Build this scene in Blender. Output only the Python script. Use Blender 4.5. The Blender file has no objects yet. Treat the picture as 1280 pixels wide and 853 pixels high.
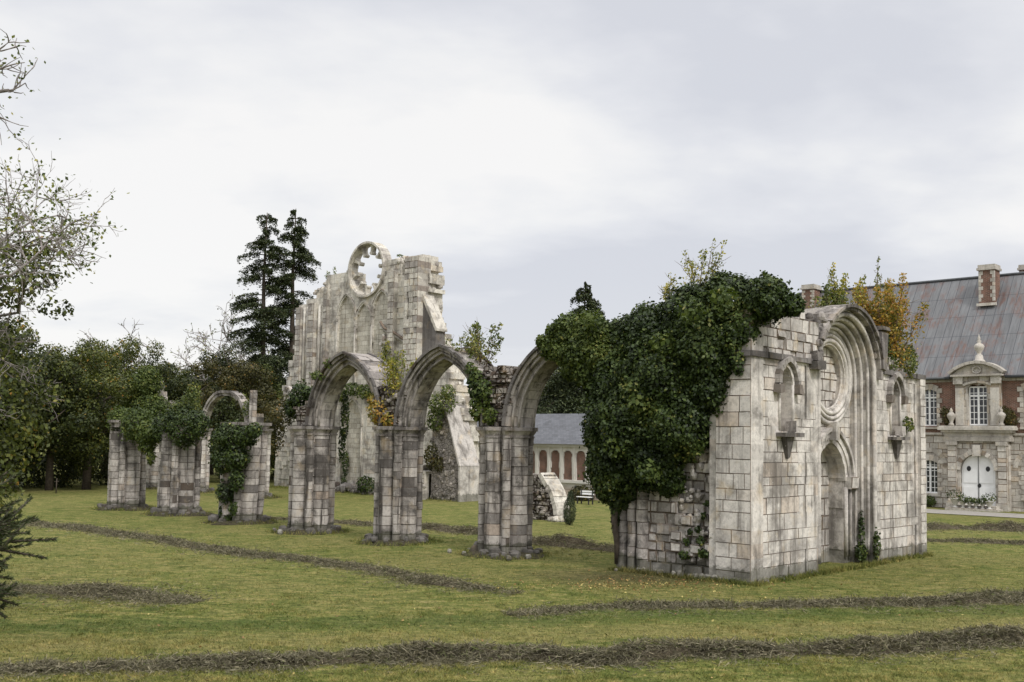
import bpy, math, random
import numpy as np
from mathutils import Matrix, Vector
random.seed(7); RNG = np.random.default_rng(11)
S = bpy.context.scene; COL = S.collection
PI = math.pi

# ------------------------------------------------------------------ camera model (used to calibrate real positions)
FPX = 1300.; PPX, PPY = 640., 461.1; CAMH = 3.6
_p = math.radians(4); _r = math.radians(1.0)
F = np.array([0, math.cos(_p), math.sin(_p)]); R0 = np.array([1., 0, 0]); U0 = np.array([0, -math.sin(_p), math.cos(_p)])
CR = math.cos(_r)*R0 + math.sin(_r)*U0; CU = math.cos(_r)*U0 - math.sin(_r)*R0
CO = np.array([0, 0, CAMH])
def ray(x, y): return F + (x-PPX)/FPX*CR + (PPY-y)/FPX*CU
def plane(x, y, P, n):
    d = ray(x, y); P = np.array(P, float); n = np.array(n, float)
    return CO + d*(np.dot(P-CO, n)/np.dot(d, n))
def ground(x, y, z=0.): return plane(x, y, (0, 0, z), (0, 0, 1))
def atY(x, y, Y): return plane(x, y, (0, Y, 0), (0, 1, 0))
VA = ray(-750, 528); VA[2] = 0; VA /= np.linalg.norm(VA)
VF = np.array([VA[1], -VA[0], 0])
C0 = ground(938, 731)                       # near corner of the portal ruin
THF = math.atan2(VF[1], VF[0])              # church frame: X along the front, Y along the arcade
THA = THF - PI/2                            # frame of walls running along the arcade: X to the right, Y away
def CP(v, u, z=0.): return Vector((C0 + VF*v + VA*u + np.array([0, 0, z])))
def tolocal(P, O): d = np.array(P)-np.array(O); return float(d@VF), float(d@VA), float(d[2])
def TZ(P, O): d = np.array(P)-np.array(O); return float(-(d@VA)), float(d[2])

# ------------------------------------------------------------------ materials
def newmat(name):
    m = bpy.data.materials.new(name); m.use_nodes = True
    nt = m.node_tree; nt.nodes.clear()
    out = nt.nodes.new('ShaderNodeOutputMaterial')
    return m, nt, out
class NB:
    def __init__(s, nt): s.nt = nt
    def n(s, t, **k):
        nd = s.nt.nodes.new(t)
        for a, b in k.items(): setattr(nd, a, b)
        return nd
    def l(s, a, b): s.nt.links.new(a, b)
    def set(s, sock, v):
        if isinstance(v, bpy.types.NodeSocket): s.l(v, sock)
        else:
            if isinstance(v, (tuple, list)) and len(v) == 3 and sock.type == 'RGBA': v = (*v, 1)
            sock.default_value = v
    def coord(s, kind='Object', scale=(1, 1, 1), loc=(0, 0, 0), src=None):
        if src is None: src = s.n('ShaderNodeTexCoord').outputs[kind]
        mp = s.n('ShaderNodeMapping'); s.l(src, mp.inputs[0])
        mp.inputs['Scale'].default_value = scale; mp.inputs['Location'].default_value = loc
        return mp.outputs[0]
    def noise(s, vec, scale=5, detail=4, rough=.6, dist=0., out='Fac'):
        nd = s.n('ShaderNodeTexNoise'); s.l(vec, nd.inputs['Vector'])
        nd.inputs['Scale'].default_value = scale; nd.inputs['Detail'].default_value = detail
        nd.inputs['Roughness'].default_value = rough; nd.inputs['Distortion'].default_value = dist
        return nd.outputs[out]
    def vor(s, vec, scale, feature='F1', out='Distance'):
        nd = s.n('ShaderNodeTexVoronoi', feature=feature); s.l(vec, nd.inputs['Vector']); nd.inputs['Scale'].default_value = scale
        return nd.outputs[out]
    def ramp(s, fac, stops, interp='LINEAR'):
        nd = s.n('ShaderNodeValToRGB'); s.l(fac, nd.inputs[0]); e = nd.color_ramp.elements; nd.color_ramp.interpolation = interp
        while len(e) < len(stops): e.new(.5)
        for i, (p, c) in enumerate(stops):
            e[i].position = p; e[i].color = (c, c, c, 1) if isinstance(c, (int, float)) else (*c, 1)
        return nd.outputs[0]
    def mix(s, fac, a, b, mode='MIX'):
        nd = s.n('ShaderNodeMix', data_type='RGBA', blend_type=mode)
        s.set(nd.inputs[0], fac); s.set(nd.inputs[6], a); s.set(nd.inputs[7], b)
        return nd.outputs[2]
    def math(s, op, a, b=0., c=None):
        nd = s.n('ShaderNodeMath', operation=op); s.set(nd.inputs[0], a); s.set(nd.inputs[1], b)
        if c is not None: s.set(nd.inputs[2], c)
        return nd.outputs[0]
    def attr(s, name='tint'): return s.n('ShaderNodeAttribute', attribute_name=name).outputs['Fac']
    def z(s, src): 
        nd = s.n('ShaderNodeSeparateXYZ'); s.l(src, nd.inputs[0]); return nd.outputs
    def bump(s, h, strength=.5, dist=.02, normal=None):
        nd = s.n('ShaderNodeBump'); s.l(h, nd.inputs['Height']); nd.inputs['Strength'].default_value = strength; nd.inputs['Distance'].default_value = dist
        if normal: s.l(normal, nd.inputs['Normal'])
        return nd.outputs[0]
    def bsdf(s, out, col, rough=.9, normal=None, spec=.2, metal=0.):
        nd = s.n('ShaderNodeBsdfPrincipled'); s.set(nd.inputs['Base Color'], col); s.set(nd.inputs['Roughness'], rough)
        nd.inputs['Specular IOR Level'].default_value = spec; nd.inputs['Metallic'].default_value = metal
        if normal: s.l(normal, nd.inputs['Normal'])
        s.l(nd.outputs[0], out.inputs[0]); return nd
def stone(name, light, mid, dark, grime=.45, streak=.5, moss=.25, joints=None, spots=.5, rubble=False):
    m, nt, out = newmat(name); b = NB(nt)
    geo = b.n('ShaderNodeNewGeometry').outputs['Position']
    c = b.ramp(b.attr(), [(0., [x*y for x, y in zip(dark, (.6, .5, .41))]), (.045, dark), (.2, [x*.86+y*.14 for x, y in zip(mid, dark)]), (.6, light), (.85, [x*1.1 for x in light]), (1., (mid[0]*1.06, mid[1]*.95, mid[2]*.84))])
    fine = b.noise(b.coord(src=geo), 9, 6, .7)
    c = b.mix(.8, c, b.ramp(fine, [(.25, .55), (.52, 1.), (.8, 1.14)]), 'MULTIPLY')
    # grey-black lichen and rain streaks with shapes of their own
    big = b.noise(b.coord(src=geo), .9, 6, .68, .4)
    c = b.mix(b.math('MULTIPLY', b.ramp(big, [(.47, 0.), (.62, 1.)]), grime), c, (dark[0]*.55, dark[1]*.54, dark[2]*.52))
    st = b.noise(b.coord(src=geo, scale=(2.4, 2.4, .16)), 1.4, 6, .65, .2)
    c = b.mix(b.math('MULTIPLY', b.ramp(st, [(.52, 0.), (.66, 1.)]), streak), c, (dark[0]*.42, dark[1]*.4, dark[2]*.38))
    warm = b.noise(b.coord(src=geo, loc=(9, 3, 5)), 1.7, 4, .6)
    c = b.mix(b.math('MULTIPLY', b.ramp(warm, [(.56, 0.), (.75, 1.)]), .4), c, (light[0]*.95, light[1]*.78, light[2]*.5))
    sp = b.noise(b.coord(src=geo, loc=(4, 8, 1)), 14, 3, .6)
    c = b.mix(b.math('MULTIPLY', b.ramp(sp, [(.66, 0.), (.74, 1.)]), spots), c, [min(.75, x*1.35) for x in light])
    dk = b.noise(b.coord(src=geo, loc=(1, 2, 7)), 22, 3, .6)
    c = b.mix(b.math('MULTIPLY', b.ramp(dk, [(.64, 0.), (.72, 1.)]), .55), c, [x*.35 for x in dark])
    zz = b.z(geo)[2]
    base = b.math('ADD', zz, b.math('MULTIPLY', b.noise(b.coord(src=geo), 2.2, 4, .7), -.75))
    c = b.mix(b.math('MULTIPLY', b.ramp(base, [(0., 1.), (.06, 0.)]), moss), c, (.035, .04, .018))
    h = b.math('ADD', b.math('MULTIPLY', fine, .7), b.math('MULTIPLY', b.noise(b.coord(src=geo), 30, 5, .7), .4))
    if joints:
        w, hh, kind = joints
        br = b.n('ShaderNodeTexBrick'); src = b.n('ShaderNodeTexCoord').outputs['UV']
        b.l(src, br.inputs[0]); br.inputs['Scale'].default_value = 1; br.inputs['Brick Width'].default_value = w; br.inputs['Row Height'].default_value = hh
        br.inputs['Mortar Size'].default_value = .012; br.inputs['Mortar Smooth'].default_value = .4
        br.inputs['Color1'].default_value = (1, 1, 1, 1); br.inputs['Color2'].default_value = (.72, .7, .68, 1); br.inputs['Mortar'].default_value = (.42, .38, .35, 1)
        c = b.mix(1, c, br.outputs[0], 'MULTIPLY')
        h = b.math('SUBTRACT', h, b.math('MULTIPLY', br.outputs[1], .8))
    if rubble:
        v = b.vor(b.coord(src=geo), 4.2, 'DISTANCE_TO_EDGE')
        c = b.mix(1, c, b.ramp(v, [(0., .4), (.06, .9), (.1, 1.)]), 'MULTIPLY')
        h = b.math('ADD', h, b.ramp(v, [(0., 0.), (.12, 2.)]))
    b.bsdf(out, c, .93, b.bump(h, .7, .03), .12)
    return m
def simple(name, col, rough=.7, var=.25, scale=6, bump=.2, spec=.3, col2=None, metal=0.):
    m, nt, out = newmat(name); b = NB(nt)
    v = b.coord('Object'); n1 = b.noise(v, scale, 5, .65)
    c = b.mix(b.ramp(n1, [(.3, 0.), (.7, 1.)]), [x*(1-var) for x in col], col2 or [min(1, x*(1+var*.4)) for x in col])
    b.bsdf(out, c, rough, b.bump(b.noise(v, scale*4, 4, .6), bump, .01), spec, metal)
    return m
def leafmat(name, stops, trans=.28, rough=.55, spec=.25):
    m, nt, out = newmat(name); b = NB(nt)
    c = b.ramp(b.attr(), stops)
    p = b.n('ShaderNodeBsdfPrincipled'); b.l(c, p.inputs['Base Color']); p.inputs['Roughness'].default_value = rough; p.inputs['Specular IOR Level'].default_value = spec
    t = b.n('ShaderNodeBsdfTranslucent'); b.l(b.mix(1, c, (1.2, 1.25, .6), 'MULTIPLY'), t.inputs[0])
    mx = b.n('ShaderNodeMixShader'); mx.inputs[0].default_value = trans
    b.l(p.outputs[0], mx.inputs[1]); b.l(t.outputs[0], mx.inputs[2]); b.l(mx.outputs[0], out.inputs[0])
    return m
M = {}
M['ashlar'] = stone('pale limestone ashlar', (.64, .6, .55), (.5, .465, .43), (.25, .23, .212), .68, .62, .55)
M['pier'] = stone('grey limestone ashlar', (.45, .415, .38), (.33, .3, .275), (.15, .138, .13), .9, 1., .6, spots=.9)
M['pale'] = stone('cream limestone', (.60, .565, .48), (.50, .46, .39), (.36, .33, .28), .42, .5, .4, joints=(.62, .33, 0))
M['palep'] = stone('cream limestone carved', (.64, .605, .53), (.55, .515, .45), (.34, .31, .285), .8, .65, .25)
M['rubble'] = stone('rubble stone', (.36, .325, .285), (.25, .225, .2), (.14, .125, .115), .55, .4, .3, rubble=True, spots=.3)
M['dark'] = stone('weathered dark stone', (.27, .25, .23), (.19, .175, .165), (.11, .1, .095), .5, .5, .2)
M['house_stone'] = stone('house limestone', (.55, .515, .46), (.46, .425, .375), (.35, .32, .285), .38, .35, 0., spots=.2)
M['white'] = simple('white paint', (.78, .78, .77), .5, .08, 2, .05)
M['glass'] = simple('dark window glass', (.02, .023, .028), .12, .3, 1, 0., .6)
M['iron'] = simple('dark iron', (.03, .03, .032), .5, .3, 5, .1)
M['lead'] = simple('dark gutter', (.07, .075, .08), .5, .3, 5, .1)
M['soil'] = simple('contact shaded soil', (.04, .034, .025), .95, .5, 8, 1., .1, (.085, .075, .045))  # soil tone kept dark to paint contact shade at the pier feet
M['bark'] = simple('grey bark', (.085, .07, .055), .9, .45, 8, 1., .1)
M['twig'] = simple('pale grey twig', (.28, .25, .235), .9, .3, 8, .3, .1)
M['stalk'] = simple('sapling stalk', (.16, .12, .08), .85, .3, 8, .3, .1)
M['ivy'] = leafmat('ivy leaf', [(0., (.009, .016, .004)), (.4, (.029, .048, .011)), (.75, (.068, .097, .021)), (.93, (.1, .125, .03)), (1., (.19, .19, .05))], .15, .5, .25)
M['ivyb'] = leafmat('bright creeper leaf', [(0., (.025, .042, .01)), (.4, (.065, .092, .02)), (.8, (.12, .15, .034)), (1., (.23, .22, .06))], .25)
M['sap_y'] = leafmat('yellow green sapling leaf', [(0., (.07, .09, .02)), (.4, (.17, .19, .045)), (.75, (.35, .31, .06)), (1., (.52, .42, .09))], .3)
M['sap_g'] = leafmat('green sapling leaf', [(0., (.04, .06, .02)), (.5, (.11, .135, .04)), (.85, (.22, .23, .07)), (1., (.36, .31, .1))], .3)
M['sap_o'] = leafmat('orange autumn leaf', [(0., (.08, .09, .02)), (.25, (.2, .19, .04)), (.55, (.36, .24, .05)), (.8, (.4, .18, .05)), (1., (.55, .38, .08))], .3)
M['tree_g'] = leafmat('dark green tree leaf', [(0., (.014, .02, .007)), (.5, (.038, .05, .013)), (.85, (.08, .09, .022)), (1., (.2, .15, .035))], .2)
M['tree_o'] = leafmat('olive tree leaf', [(0., (.02, .027, .008)), (.45, (.062, .078, .016)), (.8, (.125, .135, .026)), (.94, (.22, .17, .03)), (1., (.32, .17, .035))], .2)
M['tree_b'] = leafmat('russet tree leaf', [(0., (.024, .024, .009)), (.5, (.06, .058, .017)), (.85, (.11, .09, .025)), (1., (.22, .13, .035))], .2)
M['conif'] = leafmat('conifer needle', [(0., (.016, .025, .011)), (.6, (.05, .066, .026)), (1., (.12, .13, .05))], .08)
M['spruce'] = leafmat('spruce needle', [(0., (.018, .026, .01)), (.6, (.045, .06, .022)), (1., (.1, .11, .045))], .1)
M['hay'] = leafmat('drying hay', [(0., (.065, .058, .04)), (.35, (.13, .118, .08)), (.7, (.22, .2, .135)), (.9, (.31, .27, .18)), (.93, (.1, .12, .04)), (1., (.12, .14, .05))], .15, .8, .1)
M['fallen'] = leafmat('fallen leaf', [(0., (.14, .07, .03)), (.5, (.28, .16, .06)), (1., (.5, .42, .15))], .1)

M['hayheap'] = simple('packed drying hay', (.06, .05, .036), .95, .55, 26, 1., .05, (.15, .125, .085))
# ------------------------------------------------------------------ mesh builder
class MB:
    def __init__(s, T=None): s.v = []; s.f = []; s.t = []; s.uv = []; s.T = T or Matrix(); s.smooth = []
    def add(s, pts, faces, tint=None, smooth=False, uvs=None):
        o = len(s.v); s.v.extend([s.T @ Vector(p) for p in pts])
        for i, f in enumerate(faces):
            s.f.append([k+o for k in f]); s.t.append(random.random() if tint is None else (tint[i] if isinstance(tint, (list, tuple)) else tint)); s.smooth.append(smooth)
            if uvs is not None: s.uv.append([uvs[k] for k in f])
            else:
                P = [Vector(pts[k]) for k in f]; n = (P[1]-P[0]).cross(P[2]-P[0])
                if len(P) > 3: n = (P[2]-P[0]).cross(P[-1]-P[1])
                if n.length > 0: n.normalize()
                if abs(n.z) > .8: s.uv.append([(p.x, p.y) for p in P])
                else:
                    t = Vector((-n.y, n.x, 0)); t.normalize() if t.length > 0 else None
                    s.uv.append([(p.dot(t), p.z) for p in P])
    def box(s, x0, x1, y0, y1, z0, z1, tint=None, j=0., ch=0.):
        if ch > 0: return s.block(x0, x1, y0, y1, z0, z1, tint, j, ch)
        r = lambda: random.uniform(-j, j)
        P = [(x+r(), y+r(), z+r()) for z in (z0, z1) for x, y in ((x0, y0), (x1, y0), (x1, y1), (x0, y1))]
        tt = random.random() if tint is None else tint
        s.add(P, [(3, 2, 1, 0), (4, 5, 6, 7), (0, 1, 5, 4), (1, 2, 6, 5), (2, 3, 7, 6), (3, 0, 4, 7)], tt)
    def block(s, x0, x1, y0, y1, z0, z1, tint=None, j=0., ch=.016):   # a dressed stone: arrises chamfered on the front
        r = lambda: random.uniform(-j, j)
        a = [(x0+ch+abs(r()), y0+r(), z0+ch+abs(r())), (x1-ch-abs(r()), y0+r(), z0+ch+abs(r())), (x1-ch-abs(r()), y0+r(), z1-ch-abs(r())), (x0+ch+abs(r()), y0+r(), z1-ch-abs(r()))]
        m = [(x0, y0+ch*1.3, z0), (x1, y0+ch*1.3, z0), (x1, y0+ch*1.3, z1), (x0, y0+ch*1.3, z1)]
        k = [(x0, y1, z0), (x1, y1, z0), (x1, y1, z1), (x0, y1, z1)]
        fs = [(0, 1, 2, 3)]
        for o in (0, 4):
            for i in range(4): q = (i+1) % 4; fs.append((o+q, o+i, o+4+i, o+4+q))
        fs.append((11, 10, 9, 8)); tt = random.random() if tint is None else tint
        s.add(a+m+k, fs, [max(tt, .06)]+[0.]*4+[tt]*5)
    def prism(s, poly, y0, y1, tint=None):      # outline in XZ (counter-clockwise seen from -Y)
        n = len(poly); P = [(x, y0, z) for x, z in poly]+[(x, y1, z) for x, z in poly]
        tt = random.random() if tint is None else tint
        s.add(P, [tuple(range(n)), tuple(range(2*n-1, n-1, -1))]+[((i+1) % n, i, n+i, n+(i+1) % n) for i in range(n)], tt)
    def tube(s, path, rad, n=8, tint=None, caps=True, smooth=True):
        path = [Vector(p) for p in path]
        if not isinstance(rad, (list, tuple)): rad = [rad]*len(path)
        P = []; up = Vector((0, 0, 1)); ref = None; L = 0; uvs = []
        for i, p in enumerate(path):
            d = (path[min(i+1, len(path)-1)]-path[max(i-1, 0)]).normalized()
            if ref is None: ref = d.cross(up if abs(d.z) < .95 else Vector((1, 0, 0))).normalized()
            a = (ref-d*ref.dot(d)).normalized(); bb = d.cross(a); ref = a
            if i: L += (p-path[i-1]).length
            for k in range(n):
                t = 2*PI*k/n; P.append(p+(a*math.cos(t)+bb*math.sin(t))*rad[i]); uvs.append((k/n*rad[0]*6, L))
        fs = [(i*n+k, i*n+(k+1) % n, (i+1)*n+(k+1) % n, (i+1)*n+k) for i in range(len(path)-1) for k in range(n)]
        if caps: fs += [tuple(range(n-1, -1, -1)), tuple((len(path)-1)*n+k for k in range(n))]
        if tint == 'seg':
            sg = [random.uniform(.25, .95) for _ in path]; tint = [sg[i] if (i % 2 == 0) else sg[i-1] for i in range(len(path)-1) for k in range(n)]+([.5, .5] if caps else [])
        s.add(P, fs, random.random() if tint is None else tint, smooth, uvs)
    def lathe(s, prof, cx=0, cy=0, n=16, tint=None, z0=0):
        P = [(cx+r*math.cos(2*PI*k/n), cy+r*math.sin(2*PI*k/n), z0+z) for r, z in prof for k in range(n)]
        m = len(prof)
        fs = [(i*n+k, i*n+(k+1) % n, (i+1)*n+(k+1) % n, (i+1)*n+k) for i in range(m-1) for k in range(n)]
        fs += [tuple(range(n-1, -1, -1)), tuple((m-1)*n+k for k in range(n))]
        s.add(P, fs, random.random() if tint is None else tint, True)
    def rock(s, c, size, tint=None, flat=.75):
        n = 6; sx, sy, sz = (size*random.uniform(.7, 1.25) for _ in range(3)); sz *= flat; a = random.uniform(0, PI)
        P = []
        for lv, rr in ((-.5, .75), (-.15, 1.), (.3, .9), (.5, .5)):
            for k in range(n):
                t = 2*PI*k/n+random.uniform(-.2, .2); q = rr*random.uniform(.8, 1.1)*.5
                x, y = math.cos(t)*q*sx, math.sin(t)*q*sy
                P.append((c[0]+x*math.cos(a)-y*math.sin(a), c[1]+x*math.sin(a)+y*math.cos(a), c[2]+lv*sz+random.uniform(-.06, .06)*sz))
        fs = [(i*n+k, i*n+(k+1) % n, (i+1)*n+(k+1) % n, (i+1)*n+k) for i in range(3) for k in range(n)]+[tuple(range(n-1, -1, -1)), tuple(3*n+k for k in range(n))]
        s.add(P, fs, random.random() if tint is None else tint)
    def courses(s, sec, zs, sc=None, jit=.008, gap=.012, tints=None, cx=0, cy=0, lean=(0, 0)):   # stacked drums/courses of one plan outline
        n = len(sec); rows = []
        for i in range(len(zs)-1):
            k = 1+random.uniform(-jit, jit)*1.6; z0, z1 = zs[i], zs[i+1]; ox, oy = random.uniform(-.012, .012), random.uniform(-.012, .012)
            for z, q in ((z0, .985), (z0+gap, 1.), (z1-gap, 1.), (z1, .985)):
                rows.append((z, k*q*(sc(z) if sc else 1), ox, oy))
        P = [(cx+x*q+lean[0]*z+ox+random.uniform(-.004, .004), cy+y*q+lean[1]*z+oy+random.uniform(-.004, .004), z+random.uniform(-.003, .003)) for z, q, ox, oy in rows for x, y in sec]
        fs = []; ts = []
        for i in range(len(rows)-1):
            tt = random.random() if tints is None else random.uniform(*tints)
            cut = random.randrange(n)
            for k in range(n):
                fs.append((i*n+k, i*n+(k+1) % n, (i+1)*n+(k+1) % n, (i+1)*n+k))
                if i % 4 == 1: ts.append(tt if (k+cut) % n < n*.55 else (tt*.7+.2))
                elif i % 4 == 3: ts.append(0.)
                else: ts.append(0.)
        fs += [tuple(range(n-1, -1, -1)), tuple((len(rows)-1)*n+k for k in range(n))]; ts += [.3, .3]
        s.add(P, fs, ts)
    def build(s, name, mat, parent=None, loc=None, rz=0.):
        me = bpy.data.meshes.new(name); me.from_pydata([tuple(v) for v in s.v], [], s.f); me.update()
        me.attributes.new('tint', 'FLOAT', 'FACE').data.foreach_set('value', np.array(s.t, np.float32))
        uvl = me.uv_layers.new(name='UVMap'); uvl.data.foreach_set('uv', np.array([c for f in s.uv for p in f for c in p], np.float32))
        me.polygons.foreach_set('use_smooth', s.smooth)
        me.materials.append(mat)
        o = bpy.data.objects.new(name, me); COL.objects.link(o)
        if parent: o.parent = parent
        if loc is not None: o.location = loc
        o.rotation_euler.z = rz
        return o
def tag(o, label, cat, group=None, kind=None):
    if label: o['label'] = label
    if cat: o['category'] = cat
    if group: o['group'] = group
    if kind: o['kind'] = kind
    return o
def empty(name, loc, rz, label, cat, group=None):
    o = bpy.data.objects.new(name, None); COL.objects.link(o); o.location = loc; o.rotation_euler.z = rz; o.empty_display_size = .3
    return tag(o, label, cat, group)
def copy_tree(o, parent=None):
    c = o.copy(); COL.objects.link(c)
    if parent: c.parent = parent
    for ch in list(o.children): copy_tree(ch, c)
    return c

# --- ashlar wall: real courses of blocks, split where an opening cuts them, whole blocks lost where the wall is ruined
def blockwall(mb, x0, x1, z0, z1, y0, y1, inside=None, keep=None, course=.31, wr=(.32, .72), rough=.012, j=.006, ch=.016, depth=3, face=None, tints=(0., 1.)):
    def test(a, b, c, d):
        g = [inside(a+(b-a)*i/4, c+(d-c)*k/4) for i in range(5) for k in range(5)]
        return all(g), any(g)
    def rec(a, b, c, d, tt, off, lv):
        al, an = test(a, b, c, d)
        if not an: return
        if al or lv == 0:
            if al or inside((a+b)/2, (c+d)/2): mb.box(a, b, y0+off, y1, c, d, tt)
            return
        mx, mz = (a+b)/2, (c+d)/2
        for A, B in ((a, mx), (mx, b)):
            for Cc, D in ((c, mz), (mz, d)): rec(A, B, Cc, D, tt, off, lv-1)
    z = z0
    while z < z1-.02:
        h = course*random.choice((.68, .85, .95, 1., 1.1, 1.25))*random.uniform(.95, 1.05)
        if z+h > z1-.1: h = z1-z
        x = x0
        while x < x1-.02:
            w = random.uniform(*wr)*random.choice((.75, 1., 1., 1.3)); jj = j*(1 if random.random() < .8 else 3.5)
            if x+w > x1-.16: w = x1-x
            cx, cz = x+w/2, z+h/2
            if keep is None or keep(cx, cz):
                off = random.uniform(-rough, rough)+(face(cx, cz) if face else 0)
                tt = random.uniform(*tints)
                if inside is None: mb.block(x, x+w, y0+off, y1, z, z+h, tt, jj, ch)
                else:
                    al, an = test(x, x+w, z, z+h)
                    if al: mb.block(x, x+w, y0+off, y1, z, z+h, tt, jj, ch)
                    elif an: rec(x, x+w, z, z+h, tt, off, depth)
            x += w
        z += h
def arc_pts(w, h, n=10):        # pointed (two-centred) arch from (-w,0) over (0,h) to (w,0)
    Rr = (w*w+h*h)/(2*w); c = Rr-w; a1 = math.asin(min(1, h/Rr))
    L = [(c-Rr*math.cos(a1*i/n), Rr*math.sin(a1*i/n)) for i in range(n+1)]
    return L+[(-x, z) for x, z in reversed(L[:-1])]
def pointed_inside(dx, z, w, zs, h, z0=0):
    if abs(dx) > w or z < z0: return False
    if z < zs: return True
    Rr = (w*w+h*h)/(2*w); c = Rr-w
    return (abs(dx)+c)**2+(z-zs)**2 < Rr*Rr
def normals2(pts):
    N = []
    for i in range(len(pts)):
        a = pts[max(i-1, 0)]; b = pts[min(i+1, len(pts)-1)]; d = Vector((b[0]-a[0], b[1]-a[1])).normalized(); N.append((-d.y, d.x))
    return N
def voussoirs(mb, pts, r0, r1, y0, y1, cx=0, zs=0, i0=0, i1=None, jit=.008, tints=(0, 1), gap=.04):
    N = normals2(pts); i1 = len(pts)-1 if i1 is None else i1
    for i in range(i0, i1):
        o = random.uniform(-jit, jit); tt = random.uniform(*tints)
        def pt(k, r, t):
            p = (pts[i][0]*(1-t)+pts[i+1][0]*t, pts[i][1]*(1-t)+pts[i+1][1]*t); n = (N[i][0]*(1-t)+N[i+1][0]*t, N[i][1]*(1-t)+N[i+1][1]*t)
            return (cx+p[0]+n[0]*r, zs+p[1]+n[1]*r)
        q = [pt(0, r0+o*.5, gap*.5), pt(0, r0+o*.5, 1-gap*.5), pt(0, r1+o, 1-gap*.5), pt(0, r1+o, gap*.5)]
        P = [(x, y0+o, z) for x, z in q]+[(x, y1-o, z) for x, z in q]
        mb.add(P, [(3, 2, 1, 0), (4, 5, 6, 7), (0, 1, 5, 4), (1, 2, 6, 5), (2, 3, 7, 6), (3, 0, 4, 7)], tt)
def star_section(prims, n=64):
    out = []
    for k in range(n):
        t = 2*PI*k/n; dx, dy = math.cos(t), math.sin(t); r = 0
        for q in prims:
            if q[0] == 'sq': r = max(r, q[1]/max(abs(dx), abs(dy)))
            elif q[0] == 'ci':
                cd = q[1]*dx+q[2]*dy; D = q[3]**2-(q[1]**2+q[2]**2)+cd*cd
                if D >= 0 and cd > 0: r = max(r, cd+math.sqrt(D))
        out.append((r*dx, r*dy))
    return out
def circ(r, n=14): return [(r*math.cos(2*PI*k/n), r*math.sin(2*PI*k/n)) for k in range(n)]
def zcourses(z0, z1, h=.3):
    z = [z0]
    while z[-1] < z1-h*1.3: z.append(z[-1]+h*random.uniform(.85, 1.15))
    z.append(z1); return z

# ------------------------------------------------------------------ foliage (leaf-sized faces through a volume)
def quads_mesh(name, V, tint, mat, parent=None, loc=None, k=4):
    n = len(V)//k; me = bpy.data.meshes.new(name)
    me.vertices.add(n*k); me.vertices.foreach_set('co', V.astype(np.float32).ravel())
    me.loops.add(n*k); me.loops.foreach_set('vertex_index', np.arange(n*k, dtype=np.int32))
    me.polygons.add(n); me.polygons.foreach_set('loop_start', np.arange(0, n*k, k, dtype=np.int32))
    try: me.polygons.foreach_set('loop_total', np.full(n, k, np.int32))
    except Exception: pass
    me.update(calc_edges=True)
    me.attributes.new('tint', 'FLOAT', 'FACE').data.foreach_set('value', tint.astype(np.float32))
    me.materials.append(mat)
    o = bpy.data.objects.new(name, me); COL.objects.link(o)
    if parent: o.parent = parent
    if loc is not None: o.location = loc
    return o
def unit(a): return a/np.maximum(np.linalg.norm(a, axis=-1, keepdims=True), 1e-9)
def leaf_verts(P, N, size, aspect=.75, droop=.0, rng=RNG):
    n = len(P); T = unit(np.cross(N, rng.normal(size=(n, 3)))); T[:, 2] -= droop; T = unit(T); B = unit(np.cross(N, T))
    s = (size*rng.uniform(.65, 1.3, n))[:, None] if np.isscalar(size) else size[:, None]
    bend = N*s*rng.uniform(-.15, .25, (n, 1))
    V = np.stack([P-T*s*.5, P+B*s*.5*aspect+bend*.4, P+T*s*.55, P-B*s*.5*aspect+bend*.4], 1)
    return V.reshape(-1, 3)
def ell_points(E, n, shell=.3, rng=RNG, lump=.18, cull=None):
    """points through the outer shell of a union of ellipsoids; E rows: cx,cy,cz,rx,ry,rz"""
    E = np.array(E, float); ar = (E[:, 3]*E[:, 4]+E[:, 4]*E[:, 5]+E[:, 3]*E[:, 5]); idx = rng.choice(len(E), n, p=ar/ar.sum())
    d = unit(rng.normal(size=(n, 3)))
    ph = np.sin(d[:, 0]*7+idx*1.7)*np.sin(d[:, 1]*6+idx*.9)*np.sin(d[:, 2]*8+idx*2.3)
    rr = 1+ph*lump-np.abs(rng.normal(size=n))*shell+rng.exponential(.05, n)
    P = E[idx, :3]+d*E[idx, 3:]*rr[:, None]
    keep = np.ones(n, bool)
    for e in E[:cull]: keep &= ((((P-e[:3])/e[3:])**2).sum(1) > .36)
    return P[keep], unit(d[keep]/E[idx[keep], 3:]), rr[keep]
def foliage(name, E, n, size, mat, parent=None, loc=None, shell=.25, lump=.18, up=.35, aspect=.75, tj=.22, seed=1, droop=.3, cull=None):
    rng = np.random.default_rng(seed)
    P, N, rr = ell_points(E, n, shell, rng, lump, cull)
    Nn = unit(N+rng.normal(size=N.shape)*.55+np.array([0, 0, up]))
    V = leaf_verts(P, Nn, size, aspect, droop, rng)
    cl = np.sin(P[:, 0]*3.1+1)*np.sin(P[:, 1]*2.7+2)*np.sin(P[:, 2]*3.3)+.8*np.sin(P[:, 0]*1.3)*np.sin(P[:, 1]*1.1+.7)*np.sin(P[:, 2]*1.5+.4)
    t = np.clip(.42+cl*.24+rng.normal(size=len(P))*tj, 0, 1)
    return quads_mesh(name, V, t, mat, parent, loc)
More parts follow.
